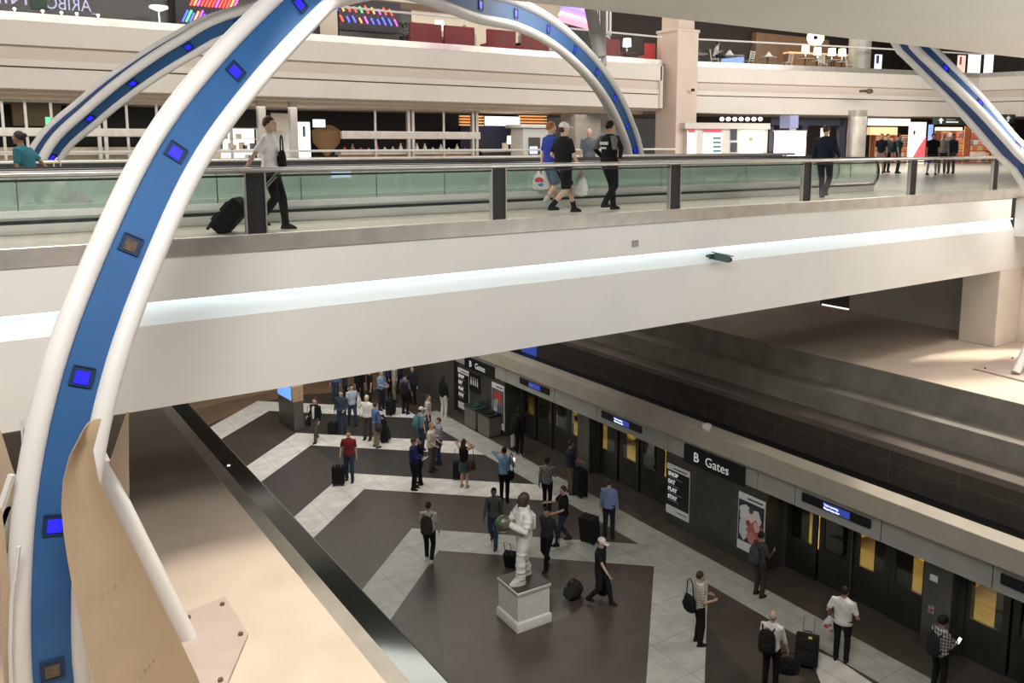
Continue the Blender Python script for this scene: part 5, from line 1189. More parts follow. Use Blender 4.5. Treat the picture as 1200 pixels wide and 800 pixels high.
# ------------------------------------------------------------------ bags
def backpack(P, lab, c=(.015, .015, .016), c2=None, size=(.32, .17, .47), side=0., z=1.17, y=-.21, low=0.):
    t = thing('backpack', lab, 'backpack', P['W'](side, y, z - size[2] / 2), P['rz']); s = P['s']; w, d, h = [q * s for q in size]
    m = MB(); pr = [(0, .8, .75), (.08, .98, .95), (.45, 1, 1), (.8, .92, .85), (.95, .7, .6), (1, .35, .35)]
    m.loft([ering(Vector((0, 0, h * f)), w / 2 * a, d / 2 * b, 14) for f, a, b in pr]); m.build('pack_body', cl(c), t, world=False)
    m = MB(); m.loft([ering(Vector((0, -d * .42, h * f)), w * .34 * a, d * .28 * a, 12) for f, a in ((.08, .7), (.14, 1), (.42, 1), (.5, .7))]); m.build('front_pocket', cl(c2 or c), t, world=False)
    for sx in (-1, 1):
        m = MB(); m.tube([(sx * w * .3, d * .3, h * .9), (sx * w * .36, d * .75, h * 1.02), (sx * w * .40, d * .95 + .17 * s, h * .85), (sx * w * .44, d * .9 + .12 * s, h * .4), (sx * w * .38, d * .4, h * .15)], .016 * s, 6, sq=1.6); m.build('strap', cl(c2 or c), t, world=False)
    m = MB(); m.tube([(-.04, 0, h * .98), (-.03, 0, h * 1.07), (.03, 0, h * 1.07), (.04, 0, h * .98)], .01, 6); m.build('top_handle', cl(c2 or c), t, world=False)
    return t
def suitcase(loc, rz, lab, c=(.015, .015, .016), size=(.40, .24, .58), tilt=0., handle=.45, hard=False, top=None, tag_c=None):
    t = thing('suitcase', lab, 'suitcase', loc, rz); w, d, h = size; R = Matrix.Rotation(tilt, 3, 'X')
    def T(m): m.v = [R @ p for p in m.v]; return m
    m = MB(); m.box((-w / 2, -d / 2, .06), (w / 2, d / 2, h + .06)); T(m).build('case_body', cl(c, .6), t, world=False, bevel=.035)
    m = MB(); m.box((-w * .4, -d / 2 - .035, .14), (w * .4, -d / 2 + .01, h * .52)); T(m).build('front_pocket', cl(c, .6), t, world=False, bevel=.02)
    m = MB(); m.box((-w * .4, -d / 2 - .03, h * .6), (w * .4, -d / 2 + .01, h * .92)); T(m).build('front_pocket', cl(c, .6), t, world=False, bevel=.02)
    for x in (-w * .38, w * .38):
        m = MB(); m.tube([(x - .02, d * .38, .04), (x + .02, d * .38, .04)], .04, 10); T(m).build('wheel', M['black'], t, world=False)
    for x in (-w * .38, w * .38):
        m = MB(); m.box((x - .02, -d * .45, .0), (x + .02, -d * .3, .07)); T(m).build('foot', M['black'], t, world=False)
    if handle:
        m = MB(); m.tube([(-w * .24, d * .38, h), (-w * .24, d * .38, h + handle), (w * .24, d * .38, h + handle), (w * .24, d * .38, h)], .012, 6); T(m).build('pull_handle', mat('handle grey', (.25, .25, .25), .4, .6), t, world=False)
    m = MB(); m.tube([(-.08, 0, h + .05), (-.07, 0, h + .1), (.07, 0, h + .1), (.08, 0, h + .05)], .014, 6); T(m).build('carry_handle', M['black'], t, world=False)
    if tag_c: m = MB(); m.box((.02, -d / 2 - .05, h * .95), (.10, -d / 2 - .035, h * 1.02)); T(m).build('luggage_tag', mat('tag %s' % (tag_c,), tag_c, .6), t, world=False)
    return t
def handbag(loc, rz, lab, c, size=(.34, .14, .26), strap=.3, name='handbag', cat='bag'):
    t = thing(name, lab, cat, loc, rz); w, d, h = size
    m = MB(); m.loft([ering(Vector((0, 0, h * f)), w / 2 * a, d / 2 * b, 14) for f, a, b in ((0, .85, .8), (.1, 1, 1), (.6, .98, .95), (.92, .86, .6), (1, .8, .3))]); m.build('bag_body', cl(c, .6), t, world=False)
    m = MB(); m.tube([(-w * .36, 0, h * .92), (-w * .25, 0, h + strap * .8), (0, 0, h + strap), (w * .25, 0, h + strap * .8), (w * .36, 0, h * .92)], .012, 6); m.build('strap', cl(c, .6), t, world=False)
    m = MB(); m.box((-w * .3, -d * .55, h * .3), (w * .3, -d * .4, h * .65)); m.build('pocket', cl(c, .6), t, world=False, bevel=.02)
    return t
def plasticbag(loc, rz, lab, prints=(), h=.42, w=.32):
    t = thing('plastic_bag', lab, 'bag', loc, rz); rnd = random.Random(int(abs(loc[0] * 100)))
    m = MB(); L = []
    for f, a, b in ((0, .6, .5), (.08, .95, .9), (.4, 1, 1), (.7, .8, .7), (.86, .45, .3), (1, .2, .1)):
        L.append([p + Vector((rnd.uniform(-.015, .015), rnd.uniform(-.015, .015), rnd.uniform(-.01, .01))) for p in ering(Vector((0, 0, h * f)), w / 2 * a, w * .3 * b, 14)])
    m.loft(L); m.build('bag_body', mat('plastic white', (.72, .70, .69), .4, noise=.08, scale=14), t, world=False)
    for sx in (-1, 1): m = MB(); m.tube([(sx * .04, 0, h * .9), (sx * .03, 0, h * 1.15), (0, 0, h * 1.22)], .01, 5); m.build('handle', mat('plastic white', (.72, .70, .69), .4), t, world=False)
    for (x, z, rx, rz_, c) in prints:
        m = MB(); m.ell((x, -w * .3 * .97, z), (rx, .012, rz_), 10, 6); m.ell((x, w * .3 * .97, z), (rx, .012, rz_), 10, 6); m.build('print', mat('bag print %s' % (c,), c, .5), t, world=False)
    return t
def phone(P, i, lab, glow=True):
    h = P['hands'][i]; t = thing('phone', lab, 'phone', h + Vector((0, 0, .0)), P['rz'])
    m = MB(); R = Matrix.Rotation(-.7, 3, 'X'); m.rbox((0, .02, .03), (.075, .012, .145), R); m.build('phone_body', M['black'], t, world=False, bevel=.004)
    m = MB(); m.rbox((0, .02 - .005, .03 + .006), (.066, .006, .13), R); m.build('screen', mat('phone glow', (.8, .9, 1), .4, emit=2.5 if glow else .4), t, world=False, smooth=False)
    return t

navy = (.018, .022, .05); blk = (.012, .012, .014); char = (.035, .035, .038); jean = (.035, .055, .10); khaki = (.33, .27, .19); wht = (.74, .73, .71); olive = (.10, .09, .06)
plaid1 = plaid('plaid grey', (.06, .06, .065), (.62, .60, .57), 13); plaid2 = plaid('plaid pale', (.28, .26, .22), (.72, .68, .60), 16); plaid3 = plaid('plaid dark', (.02, .025, .05), (.22, .24, .30), 15); patt = plaid('pattern black white', (.02, .02, .02), (.5, .5, .5), 26)
P = person
# -------- platform, near
p = P(503, 658, 8, 1.74, 'person in pale T-shirt and white shoes seen from behind, left of the statue', (.62, .60, .57), blk, stride=.34, shoes=wht, la=(-.2, .26, 1.08), hair='brown')
backpack(p, 'olive black backpack worn by the person in white shoes left of the statue', (.045, .05, .035), size=(.34, .2, .5))
p = P(579, 638, 192, 1.74, 'person in a grey sweater and jeans walking forward with a black backpack, behind the statue', (.10, .105, .11), jean, sleeve='long', stride=.5, skin='brown', hair='black', shoes=(.05, .05, .06))
backpack(p, 'black backpack on the walking person in the grey sweater behind the statue', size=(.36, .2, .48), side=-.05)
p = P(641, 664, 215, 1.74, 'person in a dark jacket and black trousers walking beside the statue, pulling a small case', (.03, .034, .036), blk, sleeve='long', stride=.45, hair='black', skin='tan', look=.3, la=(-.32, -.1, .85), ra=(.33, -.28, .9))
q = onz(600, 664, 0); suitcase(q, p['rz'] + .3, 'small black case half hidden behind the statue legs', size=(.36, .22, .46), tilt=-.35, handle=.5)
p = P(660, 637, 262, 1.76, 'person in a black T-shirt and dark jeans reaching forward, behind the statue', blk, (.03, .04, .055), stride=.4, hair='brown', ra=(.16, .45, 1.22), la=(-.2, .3, 1.05), wide=1.12)
p = P(713, 630, 20, 1.80, 'person in a blue dress shirt and dark trousers seen from behind at the platform doors', (.20, .26, .46), (.02, .022, .035), sleeve='long', hair='brown', belt=True)
q = onz(692, 634, 0); suitcase(q, 1.9, 'large dark travel bag standing left of the person in the blue dress shirt', size=(.50, .36, .74), handle=0, tilt=-.15)
p = P(703, 707, 120, 1.78, 'person in a white cap and black T-shirt walking past the plinth, arm stretched out', blk, (.02, .02, .022), stride=.5, hstyle='cap', ra=(.42, .42, 1.05), la=(-.24, -.05, .86), shoes=(.02, .02, .02), look=.3)
h = p['hands'][0]; t = handbag(h + Vector((-.02, 0, -.62)), p['rz'] + 1.2, 'black backpack carried by hand by the person in the white cap', blk, (.34, .24, .46), .18)
q = onz(672, 700, 0); t = thing('duffel_bag', 'crumpled dark duffel bag lying between the plinth and the person in the white cap', 'bag', q, .4); m = MB(); rnd = random.Random(9)
m.ell((0, 0, .2), (.34, .22, .2), 16, 10, fn=lambda p_: p_ * rnd.uniform(.86, 1.1)); m.build('bag_body', cl((.03, .03, .032)), t, world=False); m = MB(); m.tube([(-.2, 0, .34), (-.1, .08, .44), (.12, .08, .43), (.22, 0, .34)], .02, 6); m.build('handle', cl(blk), t, world=False)
p = P(818, 754, 80, 1.76, 'person in a pale plaid shirt with a slung bag, right of the plinth', plaid2, blk, sleeve='short', hair='brown', ra=(.18, .25, 1.12), la=(-.17, .27, 1.10))
handbag(p['W'](-.02, -.22, .84), p['rz'] + .2, 'black bag hanging at the back of the person in the pale plaid shirt', blk, (.40, .24, .34), .42)
p = P(889, 698, 62, 1.72, 'person in a dark hooded top with a backpack, standing at the red and white poster', (.07, .062, .06), (.05, .04, .035), sleeve='long', hair='black', skin='tan', ra=(.15, .3, 1.2), wide=.95, kind='trousers')
backpack(p, 'grey backpack on the person at the red and white poster', (.07, .07, .072), size=(.32, .18, .46))
p = P(902, 806, 28, 1.74, 'bald person in a white shirt carrying a black duffel bag, at the bottom edge', wht, blk, hstyle='fringe', hair='grey', sleeve='roll', ra=(.30, .14, .88), skin='light')
backpack(p, 'black backpack on the bald person in the white shirt', size=(.36, .2, .5), side=-.06)
handbag(p['hands'][1] + Vector((0, 0, -.45)), p['rz'] + .3, 'black duffel bag in the right hand of the bald person', blk, (.5, .28, .32), .14, 'duffel_bag')
q = onz(944, 783, 0); suitcase(q, -1.0, 'large black rolling suitcase with a yellow tag between the two persons in white shirts', size=(.48, .30, .66), tilt=-.45, handle=.4, tag_c=(.75, .7, .1))
p = P(985, 774, 35, 1.75, 'person in a white short-sleeved shirt and black trousers seen from behind at the doors', wht, blk, hair='black', skin='tan', wide=1.16, la=(-.32, .12, 1.0), ra=(.30, .16, 1.02), collar=wht, belt=True)
plasticbag(p['hands'][0] + Vector((0, 0, -.5)), p['rz'], 'white plastic bag with red print held by the person in the white short-sleeved shirt', [(-.05, .2, .06, .05, (.6, .1, .1)), (.06, .13, .05, .04, (.45, .2, .15)), (.03, .25, .04, .03, (.2, .15, .15))], w=.3)
p = P(1098, 812, 70, 1.72, 'person with curly black hair and plaid shirt looking at a lit phone', plaid1, blk, sleeve='roll', hair='black', hstyle='curly', skin='tan', ra=(.10, .32, 1.12), la=(-.08, .31, 1.10), look=.45)
backpack(p, 'dark backpack on the person with curly hair at the bottom right', (.025, .025, .028), size=(.3, .18, .46), low=.1)
phone(p, 1, 'glowing phone in the hands of the person with curly hair')

# -------- platform, middle
p = P(410, 563, 178, 1.78, 'person in a dark red T-shirt and jeans holding the handle of a black suitcase', (.22, .028, .03), jean, hair='brown', stride=.22, ra=(.27, .10, .95), la=(-.26, .02, .84))
q = onz(397, 568, 0); suitcase(q, p['rz'] + .1, 'black suitcase standing beside the person in the dark red T-shirt', size=(.42, .26, .60), handle=.42)
p = P(371, 517, 205, 1.76, 'person in a dark blazer and olive trousers walking with a shoulder bag, near the kiosk', blk, olive, sleeve='long', inner=wht, stride=.4, ra=(.30, .1, 1.02), la=(-.26, .12, .9), hair='brown', shoes=(.03, .02, .015))
handbag(p['W'](.28, -.02, .62), p['rz'] + 1.2, 'black shoulder bag at the hip of the person in the dark blazer', blk, (.40, .18, .32), .5)
p = P(401, 507, 190, 1.74, 'person in a navy hooded jacket and jeans standing behind the dark red T-shirt', (.04, .055, .09), (.03, .045, .08), sleeve='long', wide=1.1, hair='brown', la=(-.2, .2, 1.0), ra=(.22, .18, .95), hstyle='short')
q = onz(390, 508, 0); suitcase(q, p['rz'], 'small black rolling bag left of the person in the navy hooded jacket', size=(.34, .24, .42), handle=.18)
p = P(413, 498, 150, 1.72, 'person in a pale blue top and jeans carrying a white bag on the right arm', (.40, .47, .56), (.04, .06, .11), sleeve='short', hair='black', la=(-.25, .2, 1.0), stride=.3)
plasticbag(p['W'](-.26, .14, .78), p['rz'] + .8, 'white bag on the arm of the person in the pale blue top', h=.5, w=.28)
p = P(431, 515, 196, 1.78, 'person with white hair, white shirt and brown trousers, hand on hip', wht, (.07, .05, .04), sleeve='long', hair='white', ra=(.27, .08, 1.02), rpole=(1, -.5, 0), wide=1.06)
p = P(441, 524, 52, 1.76, 'person in a blue shirt and khaki trousers standing with a bag at the hip', (.11, .19, .42), khaki, sleeve='long', hair='brown', la=(-.16, .25, 1.05), ra=(.3, .05, .88))
handbag(p['W'](.26, -.02, .70), p['rz'] + .4, 'grey brown shoulder bag at the hip of the person in khaki trousers', (.06, .055, .045), (.36, .16, .3), .45)
q = onz(453, 517, 0); t = suitcase(q, .9, 'tall black garment bag leaning beside the person in khaki trousers', size=(.5, .3, .95), tilt=-.28, handle=0)
p = P(447, 480, 120, 1.76, 'person in a light blue shirt and dark trousers reading, behind the white-haired person', (.22, .32, .48), (.02, .022, .03), sleeve='long', hair='brown', ra=(.12, .32, 1.1), la=(-.1, .3, 1.1))
p = P(475, 485, 30, 1.80, 'person in a dark plaid shirt and black trousers seen from behind near the far doors', plaid3, blk, sleeve='long', hair='black', ra=(.26, .1, .9))
backpack(p, 'black backpack on the person in the dark plaid shirt', size=(.34, .2, .6), z=1.1, side=.12)
p = P(520, 489, 40, 1.76, 'person in a black top and white trousers standing in the dark by the far wall', blk, (.6, .58, .54), sleeve='long', hair='black', hstyle='long', skin='brown', wide=.95, shoes=wht)
p = P(494, 527, 60, 1.66, 'person in a white cap and blue shirt with a teal backpack, in the waiting group', (.20, .28, .36), jean, hstyle='cap', sleeve='short', capc=(.7, .68, .62))
backpack(p, 'teal backpack on the person in the white cap of the waiting group', (.08, .22, .25), (.06, .18, .2), size=(.36, .22, .5))
p = P(502, 512, 90, 1.72, 'person in a pale checked shirt at the back of the waiting group', plaid2, (.03, .03, .035), hair='brown')
p = P(506, 552, 105, 1.76, 'person with thinning hair, cream shirt and grey trousers, waiting in the group', (.62, .57, .47), (.09, .085, .075), hair='blond', hstyle='short', wide=1.14, ra=(.2, .24, 1.0), la=(-.2, .24, 1.0))
p = P(515, 543, 250, 1.70, 'person in a blue and white shirt and jeans facing the cream shirt', plaid('plaid blue', (.08, .10, .22), (.6, .6, .62), 18), jean, hair='brown', la=(-.1, .26, 1.1), ra=(.15, .25, 1.05))
p = P(485, 573, 98, 1.76, 'person in a navy blazer looking down at a paper in the hands', (.025, .035, .13), (.015, .018, .03), sleeve='long', hair='brown', look=.5, ra=(.08, .32, 1.08), la=(-.08, .32, 1.08))
q = p['hands'][1]; m = MB(); m.rbox(q + Vector((0, 0, .03)), (.16, .01, .22), Matrix.Rotation(p['rz'], 3, 'Z') @ Matrix.Rotation(-.9, 3, 'X')); tag(m.build('paper_sheet', mat('paper', (.8, .8, .78), .7), smooth=False), 'white paper sheet held by the person in the navy blazer', 'paper')
p = P(493, 567, 250, 1.66, 'person in black facing the navy blazer, mostly hidden behind it', blk, blk, sleeve='long', hair='black', la=(-.08, .26, 1.1), ra=(.08, .26, 1.1))
p = P(544, 571, 25, 1.68, 'person in a black sleeveless top and short skirt, both hands raised to the head', blk, (.06, .10, .10), kind='skirt2', sleeve='none', hair='brown', hstyle='long', la=(-.14, .06, 1.60), ra=(.16, .05, 1.62), lpole=(-1, .2, 0), rpole=(1, .2, 0), shoes=(.45, .33, .25), wide=.92)
handbag(p['W'](.26, -.02, .70), p['rz'], 'dark brown handbag on the shoulder of the person in the short skirt', (.07, .045, .035), (.4, .18, .34), .5)
q = onz(536, 561, 0); suitcase(q, p['rz'] + .5, 'slim black suitcase left of the person in the short skirt', size=(.30, .22, .55), handle=.5)
p = P(591, 587, 12, 1.80, 'person in a light blue shirt holding a phone, other hand at the head', (.24, .40, .56), blk, sleeve='roll', hair='black', la=(-.14, .06, 1.55), lpole=(-1, 0, -.1), ra=(.24, .28, 1.18), stride=.16, belt=True)
phone(p, 1, 'pale phone held by the person in the light blue shirt', True)
m = MB(); a_, b_ = p['W'](-.14, -.12, 1.43), p['W'](.2, -.13, .98); m.tube([a_, (a_ + b_) / 2 + Vector((0, -.03, 0)), b_], .014, 6); 
handbag(p['W'](.25, -.1, .78), p['rz'] + 1.2, 'black messenger bag on the hip of the person in the light blue shirt', blk, (.3, .12, .26), .62, 'messenger_bag')
p = P(608, 533, 40, 1.82, 'person dressed in black with a backpack and white shoes, standing at the dark doors', blk, blk, sleeve='long', hair='black', skin='dark', shoes=(.6, .6, .6))
backpack(p, 'black backpack on the person dressed in black at the dark doors', size=(.36, .24, .52))
q = onz(601, 526, 0); suitcase(q, .6, 'narrow white case beside the person dressed in black at the dark doors', (.5, .5, .5), (.16, .12, .5), handle=0)
p = P(641, 597, 15, 1.72, 'person in a black and white patterned shirt and black trousers seen from behind', patt, blk, sleeve='long', hair='black', skin='brown', stride=.25, ra=(.22, .3, 1.05))
p = P(668, 578, 75, 1.80, 'person in a dark polo shirt and khaki trousers with a tall black suitcase', (.03, .034, .05), (.17, .13, .09), hair='brown', skin='tan', wide=1.12, ra=(.2, .36, 1.05), la=(-.15, .36, 1.03))
q = onz(680, 581, 0); suitcase(q, p['rz'] + .3, 'tall black suitcase in front of the person in the dark polo shirt', size=(.44, .32, .86), handle=.15)

# -------- platform, far crowd under the bridge edge
FARP = [(394, 470, 200, (.10, .16, .30), jean, 'person in a blue shirt cut off by the bridge edge, far left of the crowd', 'long'), (405, 474, 60, (.03, .035, .05), blk, 'person in a dark navy top in the far crowd left of the white bag', 'long'), (422, 470, 150, blk, blk, 'person in a black coat in the far crowd behind the white bag', 'long'),
        (434, 476, 240, blk, (.02, .02, .025), 'person in black with arms down, centre of the far crowd', 'short'), (456, 464, 90, (.045, .05, .07), blk, 'person in a grey blue top behind the light blue shirt in the far crowd', 'long'), (463, 470, 260, (.40, .38, .33), (.25, .22, .17), 'person in a cream top in the far crowd left of the dark plaid shirt', 'short'),
        (484, 474, 200, (.02, .022, .03), blk, 'person in dark clothing right of the dark plaid shirt', 'long'), (468, 460, 300, (.03, .03, .05), (.03, .03, .04), 'person in a dark top highest in the far crowd, next to the cream top', 'long')]
for (px, py, phi, c, c2, lab, sl) in FARP: P(px, py, phi, random.uniform(1.66, 1.8), lab, c, c2, sleeve=sl, hair=random.choice(('brown', 'black')), vox=.024)
q = onz(458, 486, 0); suitcase(q, .5, 'black suitcase in the far crowd behind the blue shirt and khaki trousers', size=(.4, .26, .6), handle=.3)

# -------- on the bridge
def onb(px, Y): return Vector((ony(px, 200, Y).x, Y, ZD))
S2 = .97
p = P(0, 0, 90, 1.73, 'person in a white shirt and black trousers pulling a black suitcase along the bridge', (.92, .90, .89), blk, at=onb(317, 12.95), hair='brown', la=(-.24, -.12, .86), ra=(.26, -.35, .90), stride=.34, collar=wht, sleeve='short', skin='light')
d_ = Vector((1, 0, 0)); hnd = p['hands'][1]
suitcase(Vector((ony(253, 270, 12.95).x, 12.95, ZD + .0)), p['rz'], 'black rolling suitcase tilted behind the person in the white shirt on the bridge', size=(.40, .26, .56), tilt=-.75, handle=.75)
handbag(p['W'](.05, .20, .98), p['rz'] + .5, 'small black bag on the chest of the person in the white shirt on the bridge', blk, (.26, .12, .26), .22)
p = P(0, 0, 60, 1.76, 'person with red hair, blue T-shirt and denim shorts walking on the bridge', (.03, .06, .34), (.10, .15, .22), at=onb(645, 13.8), hair='red', kind='shorts', stride=.4, shoes=(.6, .6, .6), socks=(.6, .6, .6), ra=(.28, .02, .85))
plasticbag(p['W'](-.34, .0, .38), p['rz'] + .6, 'white plastic bag with red and blue print carried by the person in denim shorts', [(.0, .22, .10, .06, (.6, .06, .08)), (.03, .13, .06, .04, (.05, .25, .6))], h=.46, w=.40)
p = P(0, 0, 62, 1.76, 'person in a white cap, black T-shirt, black shorts and black socks walking on the bridge', blk, blk, at=onb(660, 12.95), hstyle='cap', kind='shorts', stride=.62, socks=blk, shoes=(.02, .02, .02), wide=1.2, hair='brown', ra=(.30, .2, .84), la=(-.24, .12, 1.02), loose=1.08, turn=-.2)
plasticbag(p['W'](.16, .30, .38), p['rz'], 'crumpled white plastic bag in front of the person in black shorts', h=.44, w=.34)
p = P(0, 0, 55, 1.78, 'person in a black and grey jacket with hands on the hips on the bridge', blk, blk, at=onb(714, 12.98), sleeve='long', hair='black', stride=.42, wide=1.1, la=(-.24, .06, 1.02), ra=(.28, .02, 1.03), lpole=(-1, -.4, 0), rpole=(1, -.4, 0), skin='tan')
t = p['o']; gsl = cl((.16, .16, .17)); wst = mat('jacket stripe', (.6, .6, .6), .7)
for sx in (-1, 1):
    m = MB(); s_ = p['s']; dz_ = p['dz']
    m.loft([ering(Vector((sx * .16, -.03, 1.46 + dz_)) * s_, .07 * s_, .075 * s_, 10), ering(Vector((sx * .24, -.06, 1.36 + dz_)) * s_, .085 * s_, .09 * s_, 10), ering(Vector((sx * .30, -.10, 1.2 + dz_)) * s_, .065 * s_, .07 * s_, 10)]); m.build('sleeve_panel', gsl, t, world=False)
m = MB(); s_ = p['s']; m.box((-.12 * s_, -.150 * s_, 1.26 * s_), (.12 * s_, -.138 * s_, 1.32 * s_)); m.box((-.09 * s_, -.150 * s_, 1.18 * s_), (.07 * s_, -.138 * s_, 1.22 * s_)); m.build('back_print', wst, t, world=False, smooth=False)
p = P(0, 0, 188, 1.72, 'person with a bald head and grey T-shirt on the far moving walkway of the bridge', (.11, .12, .15), (.05, .06, .08), at=Vector((ony(690, 215, 18.6).x, 18.6, ZD)), hstyle='fringe', hair='grey')
p = P(0, 0, 40, 1.76, 'person in a dark navy suit walking away at the right end of the bridge', (.012, .018, .035), (.012, .016, .03), at=onb(966, 12.98), sleeve='long', hair='brown', stride=.36, wide=1.12, ra=(.28, .2, 1.0), shoes=(.02, .015, .012))
p = P(0, 0, 272, 1.58, 'person in a teal top and grey skirt striding left with a pink suitcase', (.02, .10, .13), (.14, .14, .145), at=Vector((ony(40, 255, 16.15).x, 16.15, ZD)), sleeve='short', kind='skirt', hair='black', hstyle='bun', stride=.72, lean=.22, skin='brown', ra=(.25, -.3, .92), la=(-.2, .3, 1.0))
suitcase(Vector((ony(112, 255, 16.15).x, 16.15, ZD)), p['rz'], 'pink suitcase tilted between the walkways behind the striding person', (.30, .04, .13), (.38, .24, .52), tilt=-.8, handle=.6)
handbag(Vector((ony(70, 230, 16.1).x, 16.1, ZD + .42)), p['rz'], 'cream shoulder bag behind the striding person in teal', (.55, .48, .38), (.36, .16, .3), .35)
# -------- concourse, right
for (px, py, phi, c, c2, lab, kw) in ((1031, 203, 200, (.02, .02, .03), (.4, .3, .24), 'brown-haired person in a black T-shirt, left of the group of three by the bookshop', dict(hair='brown', kind='shorts')), (1038, 202, 160, (.10, .10, .10), blk, 'person in grey standing in the middle of the group of three by the bookshop', dict(hair='black')),
        (1051, 203, 120, (.04, .10, .11), (.02, .03, .04), 'person in a teal shirt, right of the group of three by the bookshop', dict(hair='black', bp=1)), (1091, 205, 180, blk, (.03, .03, .035), 'person in a wide black T-shirt and shorts walking forward from the bookshop', dict(hair='black', wide=1.25, kind='shorts', stride=.3)),
        (1103, 203, 210, (.30, .28, .25), (.03, .03, .03), 'person in a pale grey sweater beside the black T-shirt by the bookshop', dict(sleeve='long', hair='blond')), (1114, 203, 230, (.02, .04, .05), (.12, .1, .08), 'person in a dark teal top, rightmost of those by the bookshop', dict(hair='black', sleeve='long'))):
    bpk = kw.pop('bp', 0)
    p = P(px, py, phi, 1.74, lab, c, c2, z=ZD, vox=.024, **kw)
    if bpk: backpack(p, 'dark teal backpack on the person in the teal shirt by the bookshop', (.02, .06, .06), size=(.36, .22, .5))
# -------- upper balconies
q = V(838, .9); P(0, 0, 100, 1.74, 'person in a white shirt sitting at a table on the right far balcony', (.7, .7, .72), blk, at=q + ZZ * .12, hair='black', sit=True, vox=.024, lean=.2, la=(-.1, .35, 1.2), ra=(.1, .35, 1.2))
t = place(ch2, q + ZZ * 0, math.radians(55.7 - 100) - PI / 2, 'chair under the sitting person in the white shirt on the right balcony', 'chairs on the right far balcony')
q = U(541, 38.3); P(0, 0, 120, 1.74, 'person in a grey top sitting by the second red booth on the far balcony', (.17, .17, .16), blk, at=q + ZZ * .15, hair='grey', sit=True, vox=.024, lean=.25)
q = U(722, 37.9); P(0, 0, 200, 1.66, 'person in black and white sitting near the bright red chair on the balcony', patt, blk, at=q + ZZ * .1, hair='brown', sit=True, vox=.024, hstyle='long')
q = U(610, 37.8); P(0, 0, 250, 1.70, 'person with grey hair sitting at the table left of the arch on the far balcony', (.35, .33, .3), blk, at=q + ZZ * .15, hair='grey', sit=True, vox=.024)

